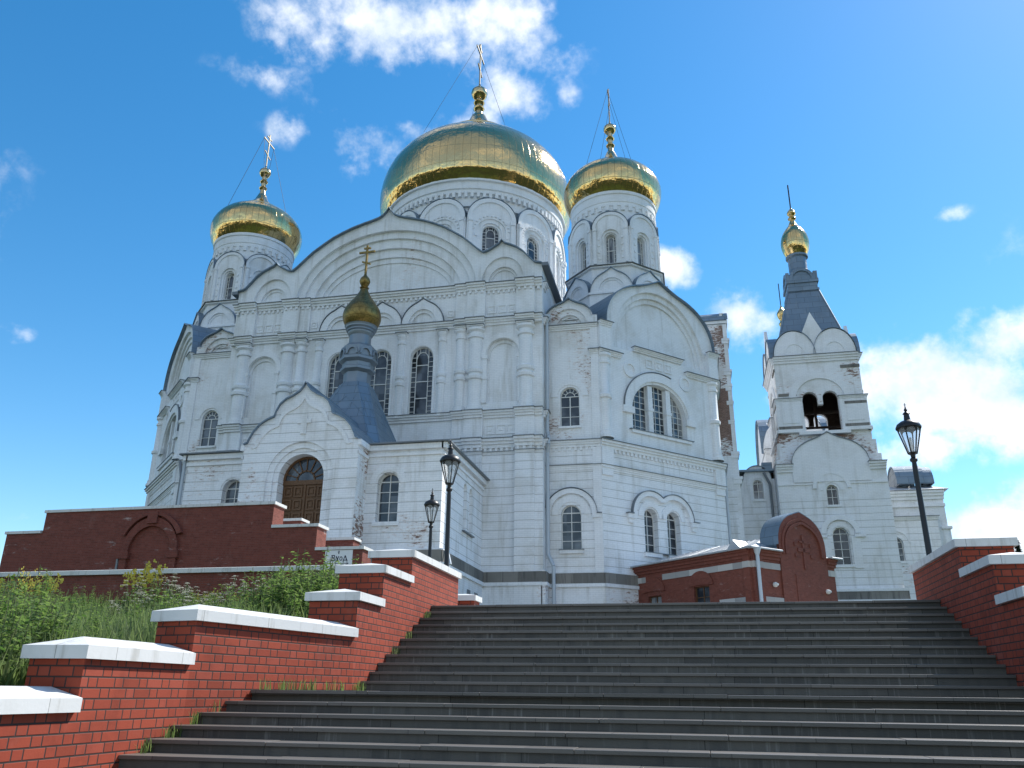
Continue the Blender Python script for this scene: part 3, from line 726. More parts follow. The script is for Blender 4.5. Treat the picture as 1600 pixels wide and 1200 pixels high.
def chapel(s):
    F = Fr((X0 + s * 13.95, Y1), (s, 0), (0, -1))            # front face, u outwards, 0..4.4
    c = F.p(4.4, 0); q = math.sqrt(.5)
    D = Fr((c.x, c.y), (s * q, q), (s * q, -q))               # oblique face, u 0..13.4
    c2 = D.p(13.4, 0); Sd = Fr((c2.x, c2.y), (0, 1), (s, 0))  # outer face
    mw, mg = (WORN, WHITEG)
    # front face
    top = [(4.4, 29.35), (4.0, 29.4)] + list(reversed(ogee(2.05, 1.95, 29.3, 30.95, .35))) + [(0, 29.35)]
    zk = [arc(2.05, hw, 28.55, ri, 14) for hw, ri in ((1.5, 1.55), (1.05, 1.05), (.85, .85))]
    w1 = arch(2.02, .78, 19.8, 23.12); w2 = arch(2.0, .78, 10.05, 13.5)
    bw = [(1.2, 5.4), (1.2, 6.75), (2.8, 6.75), (2.8, 5.4)]
    a = MB(); a.sheet(F, [(0, 18.3), (4.4, 18.3)] + top, [zk[0], w1]); niche(a, F, zk, (.2, .36, .42)); a.hole(F, w1, 0, -.32); a.build('chapel_wall', mw, CATH)
    a = MB(); a.sheet(F, [(0, BASE), (4.4, BASE), (4.4, 18.3), (0, 18.3)], [w2, bw]); a.hole(F, w2, 0, -.32); a.hole(F, bw, 0, -.5); a.build('chapel_wall', mg, CATH)
    window(CATH, F, 1.24, 2.8, 19.8, arch_top(2.02, .78, 23.12), -.26, 'fan')
    window(CATH, F, 1.22, 2.78, 10.05, arch_top(2.0, .78, 13.5), -.26, 'simple')
    window(CATH, F, 1.2, 2.8, 5.4, lambda u: 6.75, -.4, 'simple', 'basement_window')
    st = MB(); st.strip(F, [(u, v) for u, v in reversed(top[2:-1])], .3, -5, .09); st.build('chapel_gable_roof', ROOF, CATH)
    d = MB(); d.ring(F, arc(2.0, 2.0, 12.75, n=20), arc(2.0, 1.62, 12.75, n=20), -.05, .22); d.ring(F, arc(2.0, 1.5, 12.75, n=20), arc(2.0, .98, 12.75, n=20), -.05, .06)
    d.ring(F, arc(2.02, 1.5, 22.3, n=16), arc(2.02, 1.0, 22.3, n=16), -.05, .07)
    d.box(F, .0, .35, 12.45, 12.75, -.05, .2); d.box(F, 3.65, 4.3, 12.45, 12.75, -.05, .24); d.box(F, 1.1, 2.92, 19.62, 19.8, -.05, .15); d.box(F, 1.1, 2.9, 9.8, 10.05, -.05, .2)
    d.box(F, 3.75, 4.42, BASE, 18, -.05, .12); d.box(F, 3.8, 4.41, 18.6, 28.2, -.05, .1); d.build('window_surround', TRIM, CATH)
    f = MB(); f.strip(F, arc(2.0, 2.02, 12.77, n=20), -.05, .3, .05); f.box(F, 3.98, 4.36, 12.76, 12.82, -.05, .33); f.box(F, 1.05, 2.95, 10.05, 10.1, -.1, .25); f.build('hood_flashing', FLASH, CATH)
    cornice(CATH, F, [(.05, 4.4, 0)], 28.5, .4, .3, False); cornice(CATH, F, [(3.7, 4.4, .05)], 26.2, .35, .25, False)
    cornice(CATH, F, [(.05, 4.4, 0)], 18.55, .5, .32); cornice(CATH, F, [(.05, 4.4, 0)], 16.6, .4, .14, False, 'string_course', fl=.02); plinth(F, 0.05, 4.45)
    # oblique face with the three-light window and the big gable
    og = ogee(7.0, 6.25, 28.7, 34.3, .75, 36, .85)
    outl = [(0, 18.3), (13.4, 18.3), (13.4, 28.75)] + list(reversed(og)) + [(0, 28.75)]
    lun = [arc(6.85, hw, 26.9, ri, 26) for hw, ri in ((5.35, 6.25), (4.95, 5.75), (4.65, 5.3))]
    three = arch(6.42, 3.0, 20.0, 24.45, 2.6)
    a = MB(); a.sheet(D, outl, [lun[0], three]); niche(a, D, lun, (.25, .45, .6)); a.hole(D, three, 0, -.6)
    for u in (5.28, 7.3): a.box(D, u, u + .5, 20.0, 24.2, -.62, -.12); a.box(D, u - .06, u + .56, 22.0, 22.25, -.62, -.06)
    a.build('chapel_wall', WHITE, CATH)
    tp = arch_top(6.42, 3.0, 24.45, 2.6)
    for u0, u1 in ((3.44, 5.27), (5.79, 7.29), (7.81, 9.4)): window(CATH, D, u0, u1, 20.0, tp, -.5, 'grid')
    lw = [arch(u, .7, 10.2, 13.72) for u in (4.85, 7.25)]
    a = MB(); a.sheet(D, [(0, BASE), (13.4, BASE), (13.4, 18.3), (0, 18.3)], lw)
    for L in lw: a.hole(D, L, 0, -.62)
    a.build('chapel_wall', WHITEG, CATH)
    for u in (4.85, 7.25): window(CATH, D, u - .7, u + .7, 10.2, arch_top(u, .7, 13.72), -.55, 'simple')
    st = MB(); st.strip(D, og, .34, -6.5, .1); st.build('chapel_gable_roof', ROOF, CATH)
    d = MB(); two = arc(4.8, 2.0, 13.05, 2.0, 18, 0, 128.7) + arc(7.3, 2.0, 13.05, 2.0, 18, 51.3, 180); ti = arc(4.8, 1.62, 13.05, 1.62, 18, 0, 128.7) + arc(7.3, 1.62, 13.05, 1.62, 18, 51.3, 180)
    d.ring(D, two, ti, -.05, .26)
    for u in (4.85, 7.25): d.ring(D, arc(u, 1.3, 13.02, n=18), arc(u, .82, 13.02, n=18), -.05, .07); d.box(D, u - .85, u + .85, 9.9, 10.2, -.05, .22)
    for u in (2.4, 9.05): d.box(D, u, u + .75, 12.7, 13.05, -.05, .28); d.box(D, u + .1, u + .6, 12.35, 12.7, -.05, .16)
    d.ring(D, arc(6.42, 3.9, 21.9, 3.5, 24), arc(6.42, 3.15, 21.9, 2.75, 24), -.05, .16)
    for u in (2.35, 9.25): d.box(D, u, u + 1.15, 21.35, 21.9, -.05, .24)
    squares(d, D, [5.1, 6.15, 7.2], 25.75, .8, 0)
    for u in (3.3, 9.5): d.ring(D, arc(u, .7, 25.2, n=16), arc(u, .45, 25.2, n=16), -.05, .12); d.ring(D, [(x, 50.4 - y) for x, y in arc(u, .7, 25.2, n=16)], [(x, 50.4 - y) for x, y in arc(u, .45, 25.2, n=16)], -.05, .12)
    for u0, u1 in ((-.02, 1.15), (12.3, 13.42)): d.box(D, u0, u1, 26.3, 28.45, -.05, .35); d.box(D, u0, u1, 16.4, 18, -.05, .2); d.box(D, u0 + .05, u1 - .05, 15.8, 16.4, -.05, .12)
    d.box(D, 3.2, 9.8, 19.75, 20.0, -.05, .18); d.build('window_surround', TRIM, CATH)
    f = MB(); f.strip(D, two, -.05, .34, .06); f.box(D, 2.3, 2.9, 13.06, 13.12, -.05, .36); f.box(D, 9.2, 9.9, 13.06, 13.12, -.05, .36)
    f.box(D, 3.0, 10.0, 20.0, 20.05, -.05, .24); f.box(D, 4.0, 8.1, 10.2, 10.25, -.05, .28); f.strip(D, arc(6.42, 3.93, 21.92, 3.52, 20, 0, 110), -.05, .22, .05)
    f.build('hood_flashing', FLASH, CATH)
    for u in (.62, 12.8): halfcol(CATH, D, u, .48, 18.8, 25.95, .05, belts=(.5,))
    for u0, u1 in ((-.05, 1.18), (12.27, 13.45)): cornice(CATH, D, [(u0, u1, .3)], 28.7, .4, .28, False); 
    cornice(CATH, D, [(-.05, 2.3, .05), (9.6, 13.42, .05)], 26.25, .35, .3, False); cornice(CATH, D, [(3.7, 9.2, .05)], 27.25, .32, .3, False)
    cornice(CATH, D, [(-.1, 13.45, 0)], 18.55, .6, .42); cornice(CATH, D, [(-.1, 13.42, 0)], 16.6, .4, .18, False, 'string_course', fl=.02); plinth(D, -.12, 13.5)
    # outer face
    a = MB(); a.sheet(Sd, [(0, BASE), (4.6, BASE), (4.6, 28.6), (0, 28.6)]); a.build('chapel_wall', WHITE, CATH)
    for v in (28.5, 26.2, 18.55): cornice(CATH, Sd, [(-.1, 4.5, 0)], v, .5, .35, False)
    # roof and octagonal pedestal with kokoshniks
    cx, cy = X0 + s * 19.3, YC - 19.25
    a = MB()
    pl = [F.p(0, 29.2, -.3), F.p(4.3, 29.2, -.3), D.p(.4, 29.0, -.7), D.p(13.0, 29.0, -.7), Sd.p(4.5, 29, -.3), Vector((X0 + s * 13.9, YC - 14, 29.2))]
    def edge(t):
        dx, dy = math.cos(t), math.sin(t)
        for p, q in zip(pl, pl[1:] + pl[:1]):
            ex, ey = q.x - p.x, q.y - p.y; den = dx * ey - dy * ex
            if abs(den) < 1e-9: continue
            k = ((p.x - cx) * ey - (p.y - cy) * ex) / den; m_ = ((p.x - cx) * dy - (p.y - cy) * dx) / den
            if k > 0 and -1e-6 <= m_ <= 1 + 1e-6: return Vector((cx + dx * k, cy + dy * k, p.z + (q.z - p.z) * m_))
        return Vector((cx + dx * 6, cy + dy * 6, 29.2))
    ts = [2 * math.pi * i / 64 for i in range(64)]; eo = [edge(t) for t in ts]; ei = [Vector((cx + 4.6 * math.cos(t), cy + 4.6 * math.sin(t), min(31.4, 29.4 + .55 * ((e.xy - Vector((cx, cy))).length - 4.6)))) for t, e in zip(ts, eo)]
    for i in range(64): a.face([eo[i], eo[(i + 1) % 64], ei[(i + 1) % 64], ei[i]])
    a.build('chapel_roof', ROOF, CATH, normals=False)
    for i in range(8):
        t = R(-90 + 45 * i); nn = (math.cos(t), math.sin(t)); ap = 4.75; G = Fr((cx + nn[0] * ap, cy + nn[1] * ap), (-nn[1], nn[0]), nn); hw = ap * math.tan(R(22.5))
        a = MB(); a.box(G, -hw, hw, 29, 33.2, -1, 0); a.box(G, -hw - .06, hw + .06, 33.2, 33.38, -1, .14); a.build('pedestal', TRIM, CATH)
        og8 = ogee(0, hw - .06, 33.4, 35.75, .35, 18)
        a = MB(); L = [arc(0, h_, 33.55, r_, 12) for h_, r_ in ((1.15, 1.25), (.95, 1.05))]
        a.sheet(G, list(og8), [L[0]], -.02)
        a.hole(G, L[0], -.02, -.14); a.band(G, L[0], -.14, L[1], -.14, True); a.hole(G, L[1], -.14, -.2); a.sheet(G, L[1], (), -.2)
        o = a.build('kokoshnik', TRIM, CATH); f = MB(); f.strip(G, og8, -1.6, .12, .07); f.build('kokoshnik_roof', ROOF, o)
    a = MB(); a.lathe((cx, cy), [(4.6, 33.4), (4.6, 36.0), (4.85, 36.05), (4.85, 36.2), (4.0, 36.5)], 8, rot=R(22.5), smooth=False); a.build('drum_base', TRIM, CATH)
    f = MB(); f.lathe((cx, cy), [(4.95, 36.18), (5.0, 36.25), (4.1, 36.55)], 8, rot=R(22.5), smooth=False); f.build('drum_flashing', FLASH, CATH)
    drum(cx, cy, 4.12, 36.3, 41.3, 8, 0, .47, 36.55, 39.75, 3.95, 44.2)
    P = smooth_prof([(4.05, 44.0), (4.35, 44.5), (4.68, 45.3)] + [(4.8 * math.cos(t), 46.1 + 3.4 * math.sin(t)) for t in [R(x) for x in (3, 16, 28, 40, 52, 61)]])
    onion(CATH, (cx, cy), P, GOLDS, seg=48, jit=.010, uvr=4.8)
    finial((cx, cy), P[-1], [(2.35, 49.12), (2.35, 49.24), (1.95, 49.34), (1.9, 49.5), (1.3, 49.95), (.75, 50.6), (.42, 51.4)], 1.0, (51.5, 52.25, 53.1, 54.3), 4.4, (4.0, 48.0), R(90))

def finial(c, rim, collar, k, zs, hc, guy, ang, m=GOLDT):
    """flared collar, ringed neck, ball and cross on top of a dome; zs = heights of neck foot, two rings, ball"""
    z0, z1, z2, z3 = zs; a = MB(); a.lathe(c, [rim] + collar, 40); a.build('dome_collar', m, CATH)
    q = .27 * k; a = MB()
    pr = [(q * 1.45, z0 - .15 * k), (q * 1.15, z0 + .1 * k)]
    for zr in (z1, z2): pr += [(q, zr - .26 * k), (q * 1.5, zr - .12 * k), (q * 1.65, zr), (q * 1.4, zr + .12 * k), (q, zr + .22 * k)]
    pr += [(q * 1.0, z3 - .62 * k), (q * 1.5, z3 - .52 * k), (q * 2.2, z3 - .25 * k), (q * 2.4, z3), (q * 2.2, z3 + .25 * k), (q * 1.3, z3 + .5 * k), (q * .5, z3 + .66 * k), (q * .25, z3 + .92 * k), (.01, z3 + 1.0 * k)]
    a.lathe(c, pr, 20); a.build('finial', m, CATH)
    cross(CATH, c, z3 + .7 * k, hc, ang, guy=guy, t=.06 if k < 1.5 else .09)

def drum(cx, cy, ap, z0, z1, n, off, whw, wv0, wvt, rr, ztop):
    """faceted drum: an arched window and an arched gable on every facet, a round neck above"""
    for i in range(n):
        t = R(-90 + off + 360 * i / n); nn = (math.cos(t), math.sin(t)); G = Fr((cx + nn[0] * ap, cy + nn[1] * ap), (-nn[1], nn[0]), nn); hw = ap * math.tan(math.pi / n)
        vis = nn[1] < .55
        k = wvt - whw
        ar = arc(0, hw * .985, z1 - hw * .62, hw * .98, 18)
        L = [arch(0, x, wv0, k + x) for x in (whw * 1.75, whw * 1.25, whw)]
        a = MB(); a.sheet(G, [(-hw, z0), (hw, z0)] + list(reversed(ar)), [L[0]])
        a.hole(G, L[0], 0, -.16); a.band(G, L[0], -.16, L[1], -.16, True); a.hole(G, L[1], -.16, -.32); a.band(G, L[1], -.32, L[2], -.32, True); a.hole(G, L[2], -.32, -.75)
        if not vis: a.sheet(G, L[2], (), -.7)
        o = a.build('drum_wall', WHITE, CATH)
        d = MB(); s = hw / 1.7
        d.ring(G, arc(0, hw * .97, z1 - hw * .62, hw * .96, 18), arc(0, hw * .8, z1 - hw * .62, hw * .79, 18), -.03, .1 * s)
        for sg in (-1, 1):
            d.box(G, sg * hw * .84 - .13 * s, sg * hw * .84 + .13 * s, z0 + .25, z1 - hw * .7, -.05, .14 * s); d.box(G, sg * hw * .84 - .17 * s, sg * hw * .84 + .17 * s, z1 - hw * .78, z1 - hw * .62, -.05, .2 * s)
            for j in range(4): v = z0 + .7 + j * (z1 - hw * .8 - z0 - .9) / 4; d.box(G, sg * hw * .62 - .08 * s, sg * hw * .62 + .08 * s, v, v + .22 * s, -.05, .07 * s)
        if n == 12:
            for j in range(13):
                b = math.pi * (j + .5) / 13; u, v = -whw * 2.1 * math.cos(b), k + whw * 2.1 * math.sin(b); d.box(G, u - .1, u + .1, v - .1, v + .1, -.05, .16)
        d.build('drum_ornament', TRIM, o)
        f = MB(); f.strip(G, arc(0, hw * .99, z1 - hw * .62, hw * .985, 18), -1.2, .1 * s + .05, .05); f.build('drum_gable_roof', ROOF, o)
        if vis: window(CATH, G, -whw, whw, wv0, arch_top(0, whw, wvt), -.66, 'border', 'drum_window', .05)
    a = MB(); h = ztop - z1; pr = [(rr * .97, z1 - ap * math.tan(math.pi / n) * .72), (rr * .97, z1 - .1), (rr, z1 - .05), (rr, z1 + .45 * h), (rr * 1.02, z1 + .47 * h), (rr * 1.02, z1 + .6 * h), (rr * 1.035, z1 + .62 * h), (rr * 1.035, ztop - .12 * h), (rr * 1.06, ztop - .1 * h), (rr * 1.06, ztop)]
    a.lathe((cx, cy), pr, 64)
    m = int(rr * 9)
    for i in range(m):
        t = 2 * math.pi * i / m; nn = (math.cos(t), math.sin(t)); G = Fr((cx + nn[0] * rr, cy + nn[1] * rr), (-nn[1], nn[0]), nn); q = math.pi * rr / m * .5; a.box(G, -q, q, z1 + .3 * h, z1 + .52 * h, -.1, rr * .03 + .04)
    a.build('drum_neck', TRIM, CATH)

for s in (1, -1): chapel(s)
# crossing, its roof and the main drum and dome
FC = Fr((X0, YC - 13), (1, 0), (0, -1))
a = MB(); a.box(FC, -13, 13, 20, 36.5, -26, 0); a.build('crossing', WHITE, CATH)
a = MB(); a.lathe((X0, YC), [(17.0, 36.4), (14.5, 37.6), (12.2, 38.6)], 8, rot=R(22.5), smooth=False); a.build('crossing_roof', ROOF, CATH)
a = MB(); a.lathe((X0, YC), [(11.9, 36.5), (11.9, 43.0), (12.2, 43.1), (12.2, 43.5), (11.2, 43.9)], 48); a.build('drum_base', TRIM, CATH)
drum(X0, YC, 11.05, 43.2, 52.7, 12, -5, .98, 44.6, 50.35, 10.95, 56.2)
P = smooth_prof([(11.5, 55.9), (11.95, 56.7), (12.3, 57.6)] + [(12.45 * math.cos(t) ** .909, 58.5 + 10.3 * math.sin(t) ** .909) for t in [R(x) for x in (4, 14, 24, 34, 44, 53, 61)]] + [(5.05, 69.1)])
onion(CATH, (X0, YC), P, GOLD, seg=84, jit=.016, uvr=12.3)
finial((X0, YC), P[-1], [(5.1, 69.2), (5.1, 69.4), (4.2, 69.65), (4.1, 69.95), (2.8, 70.9), (1.6, 72.3), (1.0, 73.8)], 1.75, (74.0, 75.15, 76.15, 77.75), 7.4, (9.5, 66.8), R(90))

# entrance porch
def porch():
    F = Fr((X0, 50), (1, 0), (0, -1))
    ws = [arch(u, .74, 10.2, 13.5) for u in (-5.62, 5.62)]
    a = MB(); a.sheet(F, [(-9.3, BASE), (9.3, BASE), (9.3, 15.3), (-9.3, 15.3)], ws)
    for L in ws: a.hole(F, L, 0, -.55)
    a.build('porch_wall', m_white('porch whitewash', .19, True), CATH)
    for u in (-5.62, 5.62): window(CATH, F, u - .74, u + .74, 10.2, arch_top(u, .74, 13.5), -.48, 'simple')
    d = MB()
    for u in (-5.62, 5.62): d.ring(F, arc(u, 1.25, 12.76), arc(u, .86, 12.76), -.05, .05); d.box(F, u - .9, u + .9, 9.95, 10.2, -.05, .14)
    d.box(F, -9.32, 9.32, 14.55, 14.75, -.05, .12); d.box(F, -9.36, 9.36, 14.95, 15.32, -.05, .22); d.build('porch_moulding', TRIM, CATH)
    for sg in (1, -1):
        G = Fr((X0 + sg * 9.3, 50), (0, 1), (sg, 0)); nn = [arch(u, .42, 10.6, 13.9) for u in (5.6, 7.2)]
        a = MB(); a.sheet(G, [(0, BASE), (10.8, BASE), (10.8, 15.3), (0, 15.3)], nn)
        for L in nn: a.hole(G, L, 0, -.22); a.sheet(G, L, (), -.22)
        a.build('porch_wall', WHITEG, CATH)
        d = MB(); d.box(G, 0, 10.8, 14.55, 14.75, -.05, .12); d.box(G, -.22, 10.8, 14.95, 15.32, -.05, .3); d.box(G, 0, 10.8, 14.1, 14.3, -.05, .06); d.build('porch_moulding', TRIM, CATH)
        f = MB(); f.box(G, 5.0, 7.8, 10.42, 10.5, -.05, .2); f.box(G, -.4, 10.75, 15.34, 15.42, -.3, .55); f.build('eave', FLASH, CATH); plinth(G, -.2, 10.6)
        f = MB()
        P = G.p(.25, 0, .42); f.tube((P.x, P.y, 15.2), (P.x, P.y, 8.4), .11); f.tube((P.x, P.y, 8.4), (P.x + sg * .3, P.y - .2, 7.4), .11); f.build('downpipe', PIPE, CATH)
    f = MB(); f.box(F, -9.75, 9.75, 15.35, 15.43, -.3, .45); f.build('eave', FLASH, CATH); plinth(F, -9.3, 9.5)
    bs = MB(); bs.box(Fr((X0 + 9.3, 50), (0, 1), (1, 0)), 6.0, 6.8, 5.4, 6.6, .2, .26); bs.box(Fr((X0 + 9.3, 50), (0, 1), (1, 0)), 8.0, 8.8, 5.4, 6.6, .2, .26); bs.build('basement_opening', PIPED, CATH)
    r = MB(); z0, z1 = 15.42, 16.5
    c = [(X0 - 9.7, 49.6, z0), (X0 + 9.7, 49.6, z0), (X0 + 9.7, 60.6, z0), (X0 - 9.7, 60.6, z0), (X0 - 5, 55, z1), (X0 + 5, 55, z1), (X0 + 5, 60.6, z1), (X0 - 5, 60.6, z1)]
    for q in ((0, 1, 5, 4), (1, 2, 6, 5), (3, 0, 4, 7), (4, 5, 6, 7)): r.face([c[i] for i in q])
    r.build('porch_roof', ROOF, CATH, normals=False)
    # portal with the keel-shaped gable
    P = Fr((X0, 48.3), (1, 0), (0, -1))
    hp = [(0, 19.55), (.14, 19.25), (.4, 18.92), (.85, 18.62), (1.35, 18.4), (1.75, 18.05), (2.0, 17.55), (2.08, 17.2), (2.55, 17.02), (3.05, 16.72), (3.5, 16.2), (3.75, 15.7), (3.85, 15.45), (4.1, 15.35)]
    pf = mirror(hp) + hp[1:]
    dr = arch(.1, 1.6, 7.2, 14.62); ins = [arch(.1, 2.35, 7.2, 15.4), arch(.1, 1.95, 7.2, 15.0), dr]
    a = MB(); a.sheet(P, [(-4.1, BASE), (4.1, BASE)] + list(reversed(pf)), [ins[0]])
    a.hole(P, ins[0], 0, -.14); a.band(P, ins[0], -.14, ins[1], -.14, True); a.hole(P, ins[1], -.14, -.26); a.band(P, ins[1], -.26, dr, -.26, True); a.hole(P, dr, -.26, -1.1)
    a.build('portal_wall', m_white('portal whitewash', .17, True), CATH)
    for sg in (1, -1):
        G = Fr((X0 + sg * 4.1, 48.3), (0, 1), (sg, 0)); a = MB(); a.sheet(G, [(0, BASE), (1.7, BASE), (1.7, 15.35), (0, 15.35)]); a.build('portal_wall', SIDEW, CATH)
        d = MB(); d.box(G, -.1, 1.6, 14.95, 15.33, -.05, .2); d.box(G, 0, 1.6, 14.4, 14.6, -.05, .1); d.build('porch_moulding', TRIM, CATH)
    d = MB(); ib = [(u * .82, 14.9 + (v - 15.35) * .80 + .15) for u, v in hp]; ib2 = [(u * .88, 14.93 + (v - 15.35) * .86 + .2) for u, v in hp]
    d.ring(P, mirror(ib2) + ib2[1:], mirror(ib) + ib[1:], -.05, .1)
    d.box(P, -.11, .31, 15.9, 17.3, -.05, .09); d.box(P, -.4, .6, 16.65, 16.95, -.05, .1); d.build('portal_moulding', WORN, CATH)
    s = MB(); s.strip(P, pf, .22, -5.5, .08); s.build('portal_roof', ROOF, CATH)
    # door
    tp = arch_top(.1, 1.6, 14.62)
    a = MB(); a.sheet(P, dr, (), -1.08); a.box(P, -1.5, 1.7, 12.72, 13.02, -1.08, -.98); a.box(P, .04, .16, 7.2, 12.7, -1.08, -1.0)
    for sg in (0, 1):
        for i in range(2):
            for j in range(6):
                u = .1 + (sg * 2 - 1) * .83 + (i - .5) * .72; v = 7.5 + j * .88
                a.box(P, u - .3, u + .3, v, v + .1, -1.08, -1.0); a.box(P, u - .3, u + .3, v + .62, v + .72, -1.08, -1.0); a.box(P, u - .3, u - .2, v + .1, v + .62, -1.08, -1.0); a.box(P, u + .2, u + .3, v + .1, v + .62, -1.08, -1.0); a.box(P, u - .12, u + .12, v + .22, v + .5, -1.08, -1.03)
    for dg in range(18, 180, 24):
        c_, s_ = math.cos(R(dg)), math.sin(R(dg)); a.prism(P, [(.1 + c_ * .6 - s_ * .03, 13.02 + s_ * .55 + c_ * .03), (.1 + c_ * 1.55 - s_ * .03, 13.02 + s_ * 1.52 + c_ * .03), (.1 + c_ * 1.55 + s_ * .03, 13.02 + s_ * 1.52 - c_ * .03), (.1 + c_ * .6 + s_ * .03, 13.02 + s_ * .55 - c_ * .03)], -1.05, -.98)
    a.ring(P, arc(.1, .68, 13.02), arc(.1, .58, 13.02), -1.05, -.98); a.ring(P, arc(.1, 1.6, 13.02), arc(.1, 1.45, 13.02), -1.06, -.95)
    o = a.build('door', WOOD, CATH); g = MB(); g.face([P.p(u, v, -1.055) for u, v in arc(.1, 1.5, 13.03)]); g.build('fanlight', GLASS, o)
    # tent roof, lantern and small onion
    cx, cy = X0 + .3, 55.8
    a = MB(); bt = [(-5.6, -5.4), (5.6, -5.4), (5.6, 4.8), (-5.6, 4.8)]
    o8 = lambda h, z, c: [Vector((cx + x, cy + y, z)) for x, y in ((-h + c, -h), (h - c, -h), (h, -h + c), (h, h - c), (h - c, h), (-h + c, h), (-h, h - c), (-h, -h + c))]
    A, B, C = o8(4.0, 15.45, .5), o8(3.3, 16.5, .6), o8(1.12, 22.0, .62)
    for L, M in ((A, B), (B, C)):
        for i in range(8): j = (i + 1) % 8; a.face([L[i], L[j], M[j], M[i]])
    o = a.build('tent_roof', ROOF, CATH); rb = MB()
    for i in range(8): rb.tube(A[i], B[i], .05, 6); rb.tube(B[i], C[i], .05, 6)
    for u, v in ((.28, .85), (.75, .42)): 
        for i in (0, 1, 2): p_, q_ = B[i].lerp(B[i + 1], .5), C[i].lerp(C[i + 1], .5); rb.tube(p_.lerp(q_, u), B[i + 1].lerp(C[i + 1], v), .03, 5); rb.tube(p_.lerp(q_, u), B[i].lerp(C[i], v), .03, 5)
    rb.build('roof_rib', ROOF, o)
    a = MB(); a.lathe((cx, cy), [(1.15, 21.9), (1.05, 22.1), (1.05, 22.9), (1.35, 23.1), (1.35, 23.3), (1.22, 23.4), (1.22, 23.7), (1.5, 23.9), (1.5, 24.1), (1.4, 24.2), (1.4, 25.0), (1.2, 25.2), (.95, 25.3)], 8, rot=R(22.5), smooth=False)
    for i in range(8):
        t = R(-90 + 45 * i); nn = (math.cos(t), math.sin(t)); G = Fr((cx + nn[0] * 1.3, cy + nn[1] * 1.3), (-nn[1], nn[0]), nn); a.ring(G, arc(0, .48, 24.25, .62), arc(0, .34, 24.25, .46), -.1, .12)
    a.lathe((cx, cy), [(.88, 25.2), (.86, 25.4), (.86, 26.2)], 24); a.lathe((cx, cy), [(.86, 26.1), (1.0, 26.3), (1.0, 26.42), (1.1, 26.5), (1.1, 26.6), (1.22, 26.72), (1.22, 26.85), (1.3, 26.95), (1.1, 27.05)], 32)
    a.build('lantern', mat('weathered zinc', (.25, .29, .33), .45, .4, .5, fn_plain((.25, .29, .33), .3, 2)), CATH)
    P2 = smooth_prof([(1.2, 26.95), (1.42, 27.35), (1.52, 27.85), (1.4, 28.4), (1.08, 28.95), (.7, 29.5), (.42, 30.0), (.27, 30.4)])
    onion(CATH, (cx, cy), P2, GOLDD, 'porch_dome', 40)
    a = MB(); a.lathe((cx, cy), smooth_prof([(.27, 30.35), (.38, 30.45), (.22, 30.55), (.3, 30.68), (.43, 31.0), (.36, 31.3), (.16, 31.55), (.08, 31.8)], 3), 16); a.build('finial', GOLDD, CATH)
    cross(CATH, (cx, cy), 31.7, 2.65, R(-3), 'cross', GOLDD, .075)
porch()
def pipes():
    a = MB(); F = Fr((X0 + 13.95, Y1), (1, 0), (0, -1)); P = F.p(.28, 0, .5)
    x, y = P.x, P.y; zs = [(29.2, .1), (29.0, 0), (19.2, 0), (18.4, -.35), (17.6, 0), (9.6, 0)]
    pts = [(x, y, 29.2), (x, y, 19.3), (x + .12, y - .2, 18.9), (x + .12, y - .3, 18.2), (x, y, 17.6), (x, y, 9.7), (x + .45, y - .25, 8.8), (x + .45, y - .25, 3.5)]
    for p, q in zip(pts, pts[1:]): a.tube(p, q, .14, 10)
    a.lathe((x, y), [(.15, 28.7), (.32, 29.25), (.32, 29.4)], 10); a.build('downpipe', PIPE, CATH)
    D = Fr((X0 + 13.95 + 4.4, Y1), (1, 1), (1, -1)); P = D.p(13.75, 0, -.15); a = MB(); a.tube((P.x, P.y, 18), (P.x, P.y, 3), .12); a.build('downpipe', PIPE, CATH)
    F = Fr((X0 - 13.95, Y1), (-1, 0), (0, -1)); P = F.p(4.0, 0, .5); a = MB()
    for p, q in (((P.x, P.y, 18.4), (P.x + .4, P.y - .1, 17.0)), ((P.x + .4, P.y - .1, 17.0), (P.x + .4, P.y - .1, 4))): a.tube(p, q, .13, 10)
    a.build('downpipe', PIPED, CATH)
pipes()

